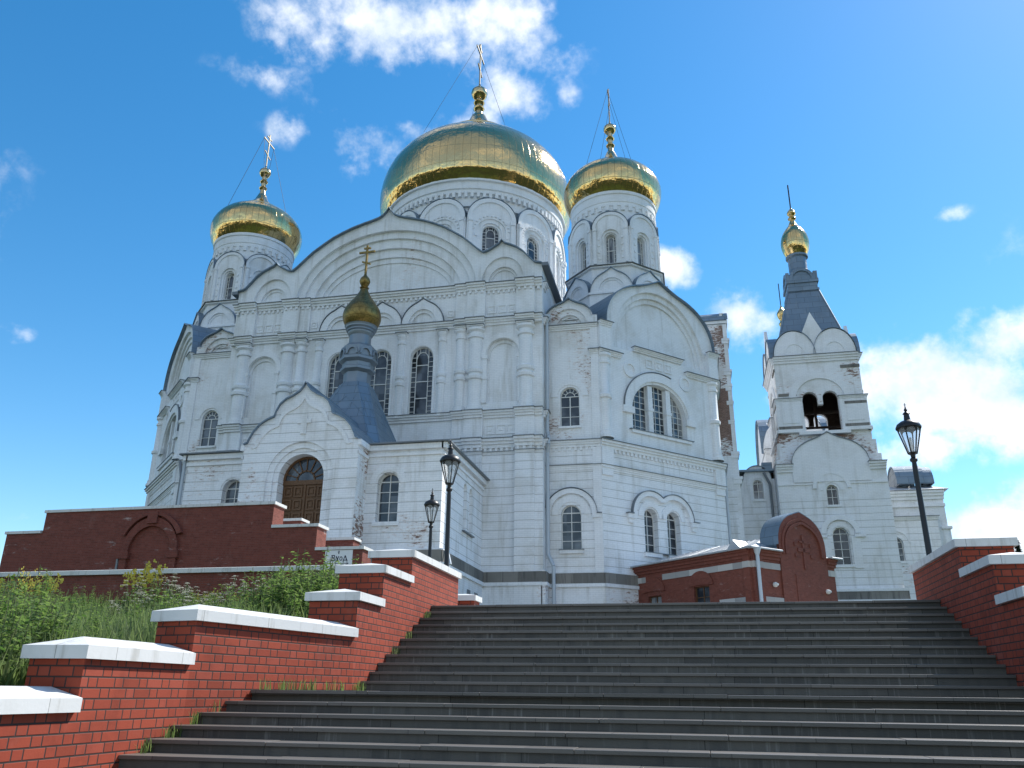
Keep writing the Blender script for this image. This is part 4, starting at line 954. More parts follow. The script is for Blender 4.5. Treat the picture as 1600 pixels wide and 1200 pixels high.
# ------------------------------------------------------------------ bell tower and the buildings behind
def bell_tower():
    T = thing('bell_tower', 'white square bell tower with blue tent roof and small gilded onion dome', 'bell tower', (13.45, 87, BASE))
    xb, yb = 13.45, 82.0
    F = Fr((xb, yb), (1, 0), (0, -1))
    w1, w2 = arch(.15, .72, 11.35, 14.8), arch(-.1, .52, 16.95, 18.9)
    a = MB(); a.sheet(F, [(-5.0, BASE), (5.0, BASE), (5.0, 20.9), (-5.0, 20.9)], [w1, w2]); a.hole(F, w1, 0, -.5); a.hole(F, w2, 0, -.45)
    for sg in (-1, 1):
        G = Fr((xb + sg * 5.0, yb), (0, 1), (sg, 0)); a.sheet(G, [(0, BASE), (10, BASE), (10, 20.9), (0, 20.9)])
    G = Fr((xb, yb + 10), (1, 0), (0, 1)); a.sheet(G, [(-5, BASE), (5, BASE), (5, 20.9), (-5, 20.9)])
    a.build('wall', WHITEG, T)
    window(T, F, .15 - .72, .15 + .72, 11.35, arch_top(.15, .72, 14.8), -.42, 'simple'); window(T, F, -.62, .42, 16.95, arch_top(-.1, .52, 18.9), -.38, 'simple')
    d = MB(); d.ring(F, arc(.15, 1.75, 14.2), arc(.15, 1.3, 14.2), -.05, .25); d.ring(F, arc(.15, 1.2, 14.05), arc(.15, .85, 14.05), -.05, .07)
    for u in (-2.1, 1.35): d.box(F, u, u + 1.0, 13.85, 14.15, -.05, .28)
    for u in (-1.55, 1.05): d.box(F, u, u + .75, 11.0, 13.85, -.05, .12)
    d.ring(F, arc(-.1, 1.75, 18.55), arc(-.1, 1.4, 18.55), -.05, .16); d.ring(F, arc(-.1, 1.05, 18.35), arc(-.1, .75, 18.35), -.05, .06)
    d.box(F, -4.98, -1.75, 18.95, 19.1, -.05, .1); d.box(F, 1.6, 4.98, 18.95, 19.1, -.05, .1); d.box(F, -.75, 1.05, 11.1, 11.35, -.05, .15); d.box(F, -.75, .55, 16.75, 16.95, -.05, .12)
    d.box(F, -5.35, 5.35, 8.9, 9.15, -.1, .35); d.box(F, -5.6, 5.6, 7.95, 8.15, -.1, .6); d.build('moulding', TRIM, T)
    b = MB(); b.box(F, -5.3, 5.3, 8.15, 8.9, -.1, .3); b.box(F, -5.55, 5.55, BASE, 7.95, -.1, .5); b.build('plinth', STONE, T)
    for sg in (-1, 1):
        lo, hi = sorted((sg * 3.5, sg * 5.0)); cornice(T, F, [(lo, hi, 0)], 20.95, .7, .5, False)
    # keel gable of the lower stage, brick attic, belfry
    gp = ogee(.05, 3.55, 20.9, 24.1, .5, 24, .9)
    a = MB(); a.prism(F, [(3.6, 19.2)] + list(reversed(gp)) + [(-3.5, 19.2)], -1.2, .12); a.build('keel_gable', TRIM, T)
    s = MB(); s.strip(F, gp, .22, -1.2, .1); s.build('gable_roof', FLASH, T)
    B = Fr((xb, yb + .35), (1, 0), (0, -1))
    a = MB()
    for h, z0, z1 in ((4.85, 20.9, 21.9), (4.6, 21.9, 23.4), (4.35, 23.4, 24.4)): a.box(B, -h, h, z0, z1, -9.3 + (4.85 - h), -(4.85 - h))
    a.build('attic', m_white('attic whitewash', .27), T)
    cxb, cyb, hb = xb, yb + 4.9, 4.1
    sides = [Fr((cxb + n[0] * hb, cyb + n[1] * hb), (-n[1], n[0]), n) for n in ((0, -1), (1, 0), (0, 1), (-1, 0))]
    bif = [(-1.7, 24.45), (-1.7, 27.95)] + arc(-.97, .73, 27.95, .75, 10)[1:] + [(-.24, 27.3), (.24, 27.3)] + arc(.97, .73, 27.95, .75, 10) + [(1.7, 24.45)]
    for G in sides:
        a = MB(); a.sheet(G, [(-hb, 24.4), (hb, 24.4), (hb, 32.5), (-hb, 32.5)], [bif]); a.hole(G, bif, 0, -.5)
        o = a.build('belfry_wall', BELF, T)
        i = MB(); hi = hb - .95; i.sheet(G, [(-hi, 24.4), (hi, 24.4), (hi, 32.5), (-hi, 32.5)], [bif], -.9); i.hole(G, bif, -.5, -.9); i.build('inner_face', SHADEBR, o)
        d = MB(); d.ring(G, arc(0, 3.0, 27.95, 2.75, 20), arc(0, 2.3, 27.95, 2.1, 20), -.05, .15)
        for u0, u1 in ((-4.3, -1.78), (1.78, 4.3)): d.box(G, u0, u1, 24.4, 27.6, -.05, .22); d.box(G, u0 + .5, u1 - .45, 25.4, 27.0, .2, .28)
        d.box(G, -4.35, -1.7, 24.41, 24.75, -.05, .4); d.box(G, 1.7, 4.35, 24.41, 24.75, -.05, .4); d.box(G, -2.4, 2.4, 24.1, 24.42, -.3, .5)
        d.build('belfry_pier', TRIM, T)
        b = MB()
        for u0, u1 in ((-4.25, -2.0), (2.0, 4.25)): b.box(G, u0, u1, 24.76, 25.1, -.05, .26)
        b.box(G, 2.3, 4.14, 31.05, 31.35, -.05, .1); b.box(G, 2.2, 4.28, 27.15, 27.42, -.05, .26); b.box(G, -3.95, -2.2, 28.35, 28.62, -.05, .08); b.build('stone_string', STONE, T)
        for u0, u1 in ((-4.35, -1.75), (1.75, 4.35)): cornice(T, G, [(u0, u1, .1)], 28.0, .4, .22, False, fl=.04)
        cornice(T, G, [(-4.1, 4.1, 0)], 32.55, .7, .42, False)
        z2 = MB(); pts = arc(-1.98, 2.02, 32.6, 2.75, 16)[:-2] + arc(1.98, 2.02, 32.6, 2.75, 16)[2:]
        z2.prism(G, list(reversed(pts)), -.5, .22)
        for uc in (-1.95, 1.95): z2.ring(G, arc(uc, 1.2, 32.65, 1.5), arc(uc, .95, 32.65, 1.2), .2, .28)
        z2.prism(G, [(-1.35, 33.0), (1.35, 33.0), (1.0, 35.15), (0, 37.4), (-1.0, 35.15)], -.12, .2); z2.build('twin_gable', TRIM, T)
        s = MB()
        for uc in (-1.98, 1.98): s.strip(G, arc(uc, 2.08, 32.62, 2.8, 16), .34, -3.4, .07)
        s.build('gable_roof', ROOF, T)
    a = MB(); a.box(sides[0], -3.2, 3.2, 24.3, 24.5, -7.3, -.9); a.box(sides[0], -3.2, 3.2, 31.0, 31.3, -7.3, -.9); a.build('belfry_floor', SHADEBR, T)
    a = MB(); a.box(sides[0], -3.2, 3.2, 26.0, 26.2, -4.2, -3.95); a.box(sides[0], -.1, .12, 26.2, 31, -4.2, -3.95); a.box(sides[0], -3.2, 3.2, 27.6, 27.85, -4.25, -3.9); a.build('bell_beam', SHADEBR, T)
    ct = (xb + .1, cyb)
    def sq(h, z): return [Vector((ct[0] + x * h, ct[1] + y * h, z)) for x, y in ((-1, -1), (1, -1), (1, 1), (-1, 1))]
    a = MB(); LV = [sq(3.25, 34.3), sq(3.1, 35.4), sq(1.55, 41.3)]
    for L, M in zip(LV, LV[1:]):
        for i in range(4): j = (i + 1) % 4; a.face([L[i], L[j], M[j], M[i]])
    o = a.build('tent_roof', ROOF, T); rb = MB()
    for i in range(4): rb.tube(LV[1][i], LV[2][i], .09, 6); rb.tube(LV[2][i].lerp(LV[1][i], .04), LV[2][(i + 1) % 4].lerp(LV[1][(i + 1) % 4], .04), .05, 5)
    rb.build('roof_rib', ROOF, o)
    a = MB(); Q = Fr((ct[0], ct[1]), (1, 0), (0, -1))
    for h, z0, z1 in ((1.68, 41.2, 41.45), (1.55, 41.45, 42.2), (1.7, 42.2, 42.6), (1.5, 42.6, 43.2)): a.box(Q, -h, h, z0, z1, -h, h)
    for n in ((0, -1), (1, 0), (0, 1), (-1, 0)):
        G = Fr((ct[0] + n[0] * 1.55, ct[1] + n[1] * 1.55), (-n[1], n[0]), n); 
        a.ring(G, arc(0, 1.3, 42.6, 1.35), arc(0, 1.0, 42.6, 1.05), -1.2, .12); a.sheet(G, arc(0, 1.0, 42.62, 1.03), (), -.025); a.box(G, -1.65, -1.3, 42.6, 43.5, -.35, .08)
    a.lathe(ct, [(1.3, 43.0), (1.0, 43.9), (1.0, 45.9), (1.2, 46.0), (1.2, 46.2), (1.05, 46.3)], 24); a.build('lantern', ROOF, T)
    P = smooth_prof([(1.05, 46.2), (1.36, 46.85), (1.54, 47.75), (1.42, 48.75), (1.0, 49.6), (.55, 50.2), (.3, 50.8)])
    onion(T, ct, P, GOLDS, 'dome', 32, .008, 1.6)
    a = MB(); a.lathe(ct, smooth_prof([(.3, 50.75), (.25, 50.95), (.46, 51.15), (.3, 51.4), (.26, 51.5), (.48, 51.8), (.42, 52.1), (.12, 52.5), (.05, 52.7)], 4), 18); a.build('finial', GOLDS, T)
    cross(T, ct, 52.5, 3.2, R(80), t=.07, m=WIRE)
bell_tower()

def simple_church(name, label, cat, loc): return thing(name, label, cat, loc)
def wing():
    T = thing('connecting_wing', 'low white wing with a round-topped dormer between the cathedral and the bell tower', 'building', (6, 88, BASE))
    F = Fr((4.3, 84.0), (1, 0), (0, -1)); w = arch(2.45, .5, 18.2, 20.15); dg = arc(2.45, 1.35, 20.2, 1.35)
    a = MB(); a.sheet(F, [(-.2, BASE), (4.1, BASE), (4.1, 20.2)] + list(reversed(dg)) + [(-.2, 20.2)], [w]); a.hole(F, w, 0, -.4); a.build('wall', WHITEG, T)
    window(T, F, 1.95, 2.95, 18.2, arch_top(2.45, .5, 20.15), -.32, 'simple')
    d = MB(); d.ring(F, arc(2.45, 1.05, 19.6), arc(2.45, .7, 19.6), -.05, .06); d.box(F, 1.8, 3.1, 17.95, 18.2, -.05, .15); d.ring(F, arc(2.3, 1.6, 12.2), arc(2.3, 1.3, 12.2), -.05, .12); d.build('moulding', TRIM, T)
    s = MB(); s.strip(F, dg, .12, -3, .08); s.box(F, -.2, 4.1, 20.95, 21.15, -6, .35); s.box(F, 3.0, 4.0, 21.15, 21.9, -4, .0)
    s.build('roof', ROOF, T)
    e = MB(); e.box(F, -.2, .9, 20.25, 20.95, -3, -.6); e.box(F, 3.9, 4.1, 20.25, 20.95, -3, -.6); e.build('painted_eave_shadow', SHADEBR, T)  # dark strips stand in for the shadow beneath the roof edge
    p = MB(); P = F.p(3.6, 0, .25); p.tube((P.x - .5, P.y, 20.8), (P.x, P.y, 19.6), .13); p.tube((P.x, P.y, 19.6), (P.x, P.y, 4), .13); p.build('downpipe', PIPED, T)
wing()
def rear_church():
    T = thing('rear_church', 'white church with blue barrel roof and thin gilded spike seen behind the bell tower', 'church', (13, 102, BASE))
    F = Fr((13.3, 97), (1, 0), (0, -1)); g = arc(0, 2.6, 26.6, 4.9); 
    a = MB(); a.box(F, -4.3, 4.4, BASE, 26.6, -10, 0); a.prism(F, list(reversed(g)), -10, -.05)
    for s in (-1, 1): a.prism(F, list(reversed(arc(s * 3.3, 1.1, 26.6, 3.0))), -10, -.1)
    a.build('wall', TRIM, T); cornice(T, F, [(-4.3, 4.4, 0)], 26.8, .5, .3, False)
    G = Fr((13.3 - 4.3, 102), (0, -1), (-1, 0)); a = MB(); q = arc(0, 4.0, 26.6, 5.2); a.prism(G, list(reversed(q)), -8.6, .02); a.build('cross_gable', TRIM, T)
    s = MB(); s.strip(G, q, .35, -8.9, .1); s.strip(F, g, .3, -10, .1); s.build('roof', ROOF, T)
    c = (12.95, 100); a = MB(); a.lathe(c, [(.9, 30), (.7, 40), (.35, 43.5)], 12); a.build('roof_spire', ROOF, T)
    a = MB(); a.lathe(c, smooth_prof([(.3, 43.4), (.5, 43.9), (.3, 44.3), (.55, 44.9), (.6, 45.4), (.2, 46.1), (.06, 46.5)], 4), 16); a.build('finial', GOLDS, T)
    a = MB(); a.tube((c[0], c[1], 46.2), (c[0], c[1], 49.6), .06, 6); a.build('spike', WIRE, T)
rear_church()
def right_church():
    T = thing('side_church', 'long white building with grey barrel dormer right of the bell tower', 'building', (22, 95, BASE))
    F = Fr((22.4, 90.0), (1, 0), (0, -1))
    a = MB(); a.box(F, -4.2, 2.95, BASE, 19.6, -14, -.6); a.box(F, 2.95, 3.2, BASE, 16.1, -14, -.75); a.build('wall', WHITE, T)
    w = arch(-2.25, .62, 12.7, 15.1); a = MB(); a.sheet(F, [(-4.2, BASE), (1.9, BASE), (1.9, 17.0), (-4.2, 17.0)], [w]); a.hole(F, w, 0, -.45); G = Fr((24.3, 90), (0, 1), (1, 0)); a.sheet(G, [(0, BASE), (.6, BASE), (.6, 17), (0, 17)]); a.build('annex_wall', WHITEG, T)
    window(T, F, -2.87, -1.63, 12.7, arch_top(-2.25, .62, 15.1), -.38, 'simple')
    d = MB(); d.ring(F, arc(-2.25, 1.35, 14.5), arc(-2.25, 1.15, 14.5), -.05, .08); d.box(F, -3.0, -1.5, 12.45, 12.7, -.05, .15); d.box(F, -4.5, 2.4, 8.2, 8.6, -.1, .3); d.box(F, 2.3, 3.3, 15.9, 16.15, -3, -.4); d.box(F, -4.2, 3.0, 18.2, 18.5, -.7, -.4); d.build('moulding', TRIM, T)
    cornice(T, F, [(-4.2, 2.0, 0)], 17.1, .3, .25, False); cornice(T, F, [(-4.2, 3.0, -.6)], 19.85, .9, .5, False)
    r = MB(); z = 19.92; r.face([F.p(-4.2, z, .0), F.p(3.5, z, .0), F.p(2.2, 21.0, -3.2), F.p(-4.2, 21.0, -3.2)]); r.face([F.p(3.5, z, 0), F.p(3.5, z, -14), F.p(2.2, 21, -10), F.p(2.2, 21, -3.2)]); r.build('roof', ROOFL, T, normals=False)
    G = Fr((22.4 - .9, 93.4), (0, -1), (-1, 0)); a = MB(); q = arc(0, 2.2, 20.8, 2.3)
    a.prism(G, list(reversed(q)), -.1, 0)
    for i in range(8): u = -1.8 + i * .5; a.box(G, u, u + .06, 20.8, 20.8 + 2.2 * math.sqrt(max(0, 1 - (u / 2.2) ** 2)), 0, .06)
    a.build('dormer_front', ROOFL, T); s = MB(); s.strip(G, q, .15, -2.6, .1); s.strip(G, arc(0, 2.05, 20.8, 2.12), -2.6, -3.5, .1); s.prism(G, list(reversed(arc(0, 2.1, 20.8, 2.2))), -3.5, -3.4); s.build('dormer_roof', ROOF, T)
right_church()
def pavilion():
    q = math.sqrt(.5); C = (3.63, 56.15)
    T = thing('brick_pavilion', 'low red brick outbuilding with a keel-shaped gable and a metal roof', 'outbuilding', (5, 60, 3))
    F = Fr(C, (q, q), (q, -q)); G = Fr(C, (-q, q), (-q, -q)); B0 = 2.5
    gp = [(2.75, 8.95)] + ogee(5.15, 2.4, 9.5, 11.9, .14, 28, .88) + [(7.55, 8.95)]
    a = MB(); a.sheet(F, [(.3, B0), (8.4, B0), (8.4, 8.9), (7.7, 8.9), (7.7, 9.1)] + list(reversed(gp))[1:-1] + [(2.6, 9.1), (2.6, 8.9), (.3, 8.9)])
    E = Fr(tuple(F.p(8.4, 0)[:2]), (-q, q), (q, q)); a.sheet(E, [(0, B0), (8, B0), (8, 8.9), (0, 8.9)])
    wn = [[(u0, v0), (u0, v1), (u1, v1), (u1, v0)] for u0, u1, v0, v1 in ((3.85, 5.3, 4.8, 6.95), (8.6, 10.0, 4.5, 6.7))]
    a.sheet(G, [(.3, B0), (11.6, B0), (11.6, 8.9), (.3, 8.9)], wn)
    for L in wn: a.hole(G, L, 0, -.3)
    a.box(F, .1, .95, B0, 8.7, -.4, .14); a.box(G, .1, .6, B0, 8.7, -.4, .14)
    a.prism(F, [(2.75, 3)] + [(u, v) for u, v in gp] + [(7.55, 3)], -.1, .12)
    for dd, k in ((.2, .90), (.26, .80)): a.ring(F, [(5.15 + (u - 5.15) * k, 9.0 + (v - 9.1) * k) for u, v in gp], [(5.15 + (u - 5.15) * (k - .07), 9.0 + (v - 9.1) * (k - .07)) for u, v in gp], .05, dd)
    for F_, u0, u1 in ((F, .05, 2.7), (F, 7.6, 8.5), (G, .05, 11.6)):
        for v, w in ((8.35, .1), (8.55, .2), (8.75, .3)): a.box(F_, u0, u1, v, v + .2, -.1, w)
    a.box(F, 4.1, 6.2, 5.7, 7.6, .1, .16); a.box(F, 5.05, 5.25, 8.0, 10.3, .1, .2); a.box(F, 4.55, 5.75, 9.15, 9.4, .1, .2); a.box(F, 4.75, 5.55, 9.75, 9.9, .1, .2)
    for u, v in ((4.35, 8.9), (5.95, 8.9), (4.35, 9.65), (5.95, 9.65)): a.box(F, u - .12, u + .12, v - .12, v + .12, .1, .19)
    for u in (4.57, 9.3): a.prism(G, arc(u, 1.15, 7.0, .98, 12) + [(u + .75, 7.0)] + list(reversed(arc(u, .74, 7.0, .05, 4))), -.05, .1)
    a.build('wall', REDPAV, T)
    b = MB(); b.box(F, .92, 2.72, 7.75, 8.15, -.1, .06); b.box(F, 7.58, 8.44, 7.75, 8.15, -.1, .06); b.box(G, .58, 8.35, 7.75, 8.15, -.1, .06); b.box(G, 10.2, 11.6, 7.72, 8.12, -.1, .06); b.box(G, .09, .63, 7.752, 8.148, -.1, .175)
    b.box(F, .92, 2.72, 5.55, 5.95, -.1, .1); b.box(G, .58, 2.9, 5.4, 5.9, -.1, .1); b.box(F, .08, .97, 7.75, 8.15, -.1, .17); b.build('stone_band', LIME, T)
    for L in wn: window(T, G, L[0][0], L[2][0], L[0][1], (lambda v: (lambda u: v))(L[1][1]), -.24, 'simple', m=WOOD)
    z = 8.98; pk = 10.35; r = MB()
    e = [F.p(.0, z, -.02), F.p(8.6, z, -.02), G.p(11.6, z, .0), F.p(8.75, z, -11.5), F.p(4.3, pk, -2.6), F.p(4.3, pk, -9.5)]
    for k_ in ((0, 1, 4), (0, 4, 5, 2), (1, 3, 5, 4), (2, 5, 3)): r.face([e[i] for i in k_])
    for F_, u0, u1 in ((F, -.4, 2.6), (F, 7.7, 8.8), (G, -.4, 11.6)): r.box(F_, u0, u1, z - .04 + (.004 if F_ is G else 0), z + .03 + (.004 if F_ is G else 0), -.2, .42); r.tube(F_.p(u0, z - .02, .46), F_.p(u1, z - .02, .46), .07, 8)
    for i in range(1, 12):
        t = i / 12; p_ = e[0].lerp(e[2], t); q_ = e[4].lerp(e[5], t); r.tube(p_ + Vector((0, 0, .02)), q_ + Vector((0, 0, .02)), .035, 5)
    r.build('roof', ROOFL, T, normals=False)
    s = MB(); s.strip(F, gp, .08, -1.5, .07); s.build('gable_roof', ROOF, T)
    v = MB(); H = Fr(tuple(G.p(2.6, 0, -1.3)[:2]), tuple(G.u[:2]), tuple(G.n[:2])); v.prism(H, [(-.6, 9.4), (.6, 9.4), (0, 10.0)], -1.2, 0); v.build('roof_vent', ROOFL, T)
    p = MB(); P = F.p(.25, 0, .35); p.tube((P.x, P.y, 8.9), (P.x, P.y, 3), .12, 10); p.lathe((P.x, P.y), [(.13, 8.5), (.26, 8.9), (.26, 9.0)], 10); p.build('downpipe', PIPE, T)
    for u, v_ in ((1.9, 6.75), (7.2, 6.65)):
        P = F.p(u, v_, .12); p = MB(); p.tube(P, P + F.n * .14, .16, 10); p.tube(P + F.n * .14, P + F.n * .3, .13, 10, .07); p.build('wall_lamp', BULB, T)
pavilion()

# ------------------------------------------------------------------ the staircase and its walls
def stairs():
    T = thing('staircase', 'wide grey granite staircase climbing in two flights between red brick walls', 'stairs', (-.48, 10, -1.6))
    F = Fr((0, 0), (1, 0), (0, -1))
    def step(xl, xr, y, z, rise, depth, rot=0):
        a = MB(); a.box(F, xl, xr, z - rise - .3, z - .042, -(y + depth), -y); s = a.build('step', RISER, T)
        n = 7; cuts = sorted([xl + (xr - xl) * (i + random.uniform(-.2, .2)) / n for i in range(1, n)]); e = [xl] + cuts + [xr]; b = MB()
        for p, q in zip(e, e[1:]): dz = random.uniform(-.003, .003); b.box(F, p + .002, q - .002, z - .042, z + dz, -(y + depth), -(y - .035 + random.uniform(-.003, .003)))
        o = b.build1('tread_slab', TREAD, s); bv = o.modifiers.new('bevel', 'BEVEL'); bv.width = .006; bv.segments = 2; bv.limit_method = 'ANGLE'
    for i in range(11): step(-5.1, 4.15, 16.03 - .337 * i, 1.582 - .144 * i, .144, .337 if i else .6)
    xl, xr = -5.8, 4.85
    # the landing and the lower flight
    a = MB(); zz = -.055; a.face([(-5.1, 12.4, zz), (4.15, 12.4, zz), (4.15, 12.63, zz), (-5.1, 12.63, zz)])
    a.face([(xl, 10.1, zz), (xr, 10.1, zz), (4.15, 12.4, zz), (-5.1, 12.4, zz)]); a.build('landing', TREAD, T, normals=False)
    b = MB(); zt = -.004
    b.face([(xl, 10.25, zt), (xr, 10.25, zt), (4.15, 12.4, zt), (-5.1, 12.4, zt)]); b.face([(-5.1, 12.4, zt), (4.15, 12.4, zt), (4.15, 12.65, zt), (-5.1, 12.65, zt)]); b.build('landing', TREAD, T, normals=False)
    for j in range(13): step(xl, xr, 10.2 - .42 * j, -.002 - .125 * j, .125, .42)
stairs()

def cap(parent, F, u0, u1, w0, w1, z, th=.125, hip0=True, hip1=False, rise=.10):
    a = MB(); wm = (w0 + w1) / 2; hw = (w1 - w0) / 2
    P = [F.p(u0, z, w1), F.p(u1, z, w1), F.p(u1, z, w0), F.p(u0, z, w0)]; Q = [p - Vector((0, 0, th)) for p in P]
    r0 = F.p(u0 + (hw if hip0 else 0), z + rise, wm); r1 = F.p(u1 - (hw if hip1 else 0), z + rise, wm)
    for i in range(4): j = (i + 1) % 4; a.face([P[i], P[j], Q[j], Q[i]])
    a.face(Q); a.face([P[0], P[1], r1, r0]); a.face([P[2], P[3], r0, r1]); a.face([P[3], P[0], r0]); a.face([P[1], P[2], r1])
    o = a.build('coping', CAPW, parent, normals=True)
    bv = o.modifiers.new('bevel', 'BEVEL'); bv.width = .008; bv.segments = 2; bv.limit_method = 'ANGLE'
    return o
def stair_wall(s, dy, dz, label):
    T = thing('stair_wall', label, 'wall', (-5.5 * s if s < 0 else 4.6, 11, -1.6), 'brick walls beside the stairs')
    T.location = (-5.5 if s < 0 else 4.6, 11, -1.6); OFF[T] = Vector(T.location)
    xu, xl = (-5.1, -5.8) if s < 0 else (4.15, 4.85)
    U = Fr((xu, dy), (0, 1), (-s, 0)); Lw = Fr((xl, dy), (0, 1), (-s, 0))
    a, b = Vector((xl, 9.12 + dy, 0)), Vector((xu, 12.29 + dy, 0)); d = (b - a).normalized(); n = Vector((d.y, -d.x, 0)) * (1 if s < 0 else -1)
    M = Fr(tuple(a[:2]), tuple(d[:2]), tuple(n[:2])); LM = (b - a).length
    w = MB(); th = .8; ov = .06; h = .125
    for (y0, y1, z) in ((14.75, 17.9, 2.46), (13.33, 14.75, 1.985), (12.29, 13.33, 1.43)): w.box(U, y0, y1, -1.8, z + dz - h + .002, -th, 0)
    w.box(M, 0, LM, -1.8, .885 + dz - h + .002, -.62, 0)
    for (y0, y1, z) in ((7.33, 9.12, .39), (5.7, 7.33, -.09), (4.1, 5.7, -.57)): w.box(Lw, y0, y1, -2.2, z + dz - h + .002, -.62, 0)
    w.build('brickwork', RED, T)
    cap(T, U, 14.75 - ov, 17.95, -th - ov, ov, 2.46 + dz, h, True, True); cap(T, U, 13.33 - ov, 14.745, -th - ov, ov, 1.985 + dz); cap(T, U, 12.29 - ov, 13.325, -th - ov, ov, 1.43 + dz)
    cap(T, M, -ov, LM - .005, -.62 - ov, ov, .885 + dz)
    for y0, y1, z in ((7.33 - ov, 9.11, .39), (5.7 - ov, 7.32, -.09), (4.1 - ov, 5.69, -.57)): cap(T, Lw, y0, y1, -.62 - ov, ov, z + dz)
stair_wall(-1, 0, 0, 'sunlit red brick stair wall with white copings beside the tall grass')
stair_wall(1, -.27, -.09, 'shaded red brick stair wall with white copings under the right lamp')

def terrace():
    T = thing('terrace_wall', 'dark red stepped brick terrace wall with a blind arch below the entrance door', 'wall', (-24, 34, 2))
    F = Fr((0, 34), (1, 0), (0, -1)); a = MB(); h = .13
    seg = ((-32.5, -30.5, 7.07), (-30.5, -18.5, 8.05), (-18.5, -16.28, 6.97), (-16.28, -14.05, 5.91))
    for x0, x1, z in seg: a.box(F, x0, x1, 1.5, z - h, -1.0, 0)
    a.ring(F, arc(-24.5, 1.45, 5.9, 1.6), arc(-24.5, 1.1, 5.9, 1.2), -.05, .14); a.ring(F, arc(-24.5, 1.75, 6.0, 1.75, 16, 25, 155), arc(-24.5, 1.5, 6.0, 1.6, 16, 25, 155), -.05, .2)
    for u in (-25.95, -23.4): a.box(F, u, u + .35, 3.0, 5.9, -.05, .14); a.box(F, u - .1, u + .45, 5.6, 5.9, -.05, .2)
    a.box(F, -24.75, -24.25, 7.2, 7.75, -.05, .24)
    a.build('brickwork', REDOLD, T)
    for i, (x0, x1, z) in enumerate(seg): 
        lo = x0 - (.07 if i == 0 else -.005 if i > 1 else .07); hi = x1 + (.08 if i else -.075)
        cap(T, F, lo, hi, -1.07, .07, z, h, i < 2, i > 0, .08)
    p = MB(); p.tube((-26.05, 33.9, 5.6), (-26.05, 33.9, 2.5), .06, 8); p.build('drain_pipe', PIPED, T)
    # floor of the terrace and its rear parapet
    fl = MB(); fl.box(Fr((0, 35), (1, 0), (0, -1)), -32.4, -18.5, 6.5, 7.0, -13.2, 0); fl.box(Fr((0, 35), (1, 0), (0, -1)), -18.4, -16.3, 5.5, 6.0, -4, 0); fl.box(Fr((0, 35), (1, 0), (0, -1)), -16.2, -14.1, 4.6, 5.0, -4, 0); fl.build('terrace_floor', PAVE, T)
    T2 = thing('terrace_parapet', 'low brick parapet with white coping behind the terrace steps', 'wall', (-18, 39, 3))
    F2 = Fr((0, 39), (1, 0), (0, -1)); a = MB()
    for x0, x1, z in ((-22.5, -19.6, 8.3), (-19.6, -16.65, 7.24)): a.box(F2, x0, x1, 2, z - h, -.8, 0)
    a.build('brickwork', REDOLD, T2); cap(T2, F2, -22.57, -19.55, -.87, .07, 8.3, h, True, True, .08); cap(T2, F2, -19.54, -16.58, -.87, .07, 7.24, h, False, True, .08)
    # entrance sign on the lowest step of the terrace wall
    sg = thing('entrance_sign', 'white enamel sign with a cross, a word and an arrow on the terrace wall', 'sign', (-15.15, 33.95, 5.0))
    b = MB(); b.box(F, -15.78, -14.5, 5.02, 5.76, .002, .03); b.build('plate', SIGNW, sg)
    t = MB()
    def st(x0, y0, x1, y1, w=.035):
        dx, dy = x1 - x0, y1 - y0; L = math.hypot(dx, dy); nx, ny = -dy / L * w / 2, dx / L * w / 2
        t.prism(F, [(x0 + nx, y0 + ny), (x1 + nx, y1 + ny), (x1 - nx, y1 - ny), (x0 - nx, y0 - ny)], .025, .036)
    X, Z = -15.45, 5.3
    st(X, Z, X + .02, Z + .24, .045); st(X - .03, Z + .22, X + .12, Z + .24); st(X + .12, Z + .24, X + .13, Z + .15); st(X + .13, Z + .15, X + .02, Z + .12); st(X + .04, Z + .12, X + .15, Z + .08); st(X + .15, Z + .08, X + .13, Z); st(X + .14, Z, X - .03, Z)
    st(X + .2, Z + .2, X + .33, Z - .07, .045); st(X + .33, Z + .2, X + .2, Z - .07)
    for i in range(10): c0, c1 = 2 * math.pi * i / 10, 2 * math.pi * (i + 1) / 10; st(X + .43 + .055 * math.cos(c0), Z + .09 + .08 * math.sin(c0), X + .43 + .055 * math.cos(c1), Z + .09 + .08 * math.sin(c1))
    st(X + .55, Z + .02, X + .62, Z + .22); st(X + .62, Z + .22, X + .70, Z + .02, .045); st(X + .53, Z + .02, X + .73, Z + .02); st(X + .54, Z + .03, X + .54, Z - .05); st(X + .72, Z + .03, X + .72, Z - .05)
    st(X + .31, Z + .29, X + .31, Z + .43, .028); st(X + .26, Z + .38, X + .36, Z + .38, .028); st(X + .28, Z + .34, X + .34, Z + .32, .02)
    st(X - .15, Z - .12, X + .78, Z - .12, .022); st(X + .70, Z - .08, X + .79, Z - .12, .022); st(X + .70, Z - .16, X + .79, Z - .12, .022)
    t.build('lettering', INK, sg)
    T3 = thing('retaining_wall', 'long low retaining wall with white coping at the top of the grassy slope', 'wall', (-25, 24.2, 1))
    F3 = Fr((0, 24.2), (1, 0), (0, -1)); a = MB(); a.box(F3, -44, -10.4, 1.2, 3.5, -.5, 0); a.build('brickwork', REDOLD, T3); cap(T3, F3, -44, -10.34, -.6, .1, 3.63, .14, True, True, .06)
    T4 = thing('corner_pier', 'small brick pier with white coping at the head of the stairs', 'pier', (-5.3, 19.2, 1.4))
    F4 = Fr((0, 19), (1, 0), (0, -1)); a = MB(); a.box(F4, -6.2, -5.02, .8, 1.98, -.5, 0); a.build('brickwork', RED, T4); cap(T4, F4, -6.26, -4.97, -.56, .06, 2.1, .12, True, True, .06)
terrace()

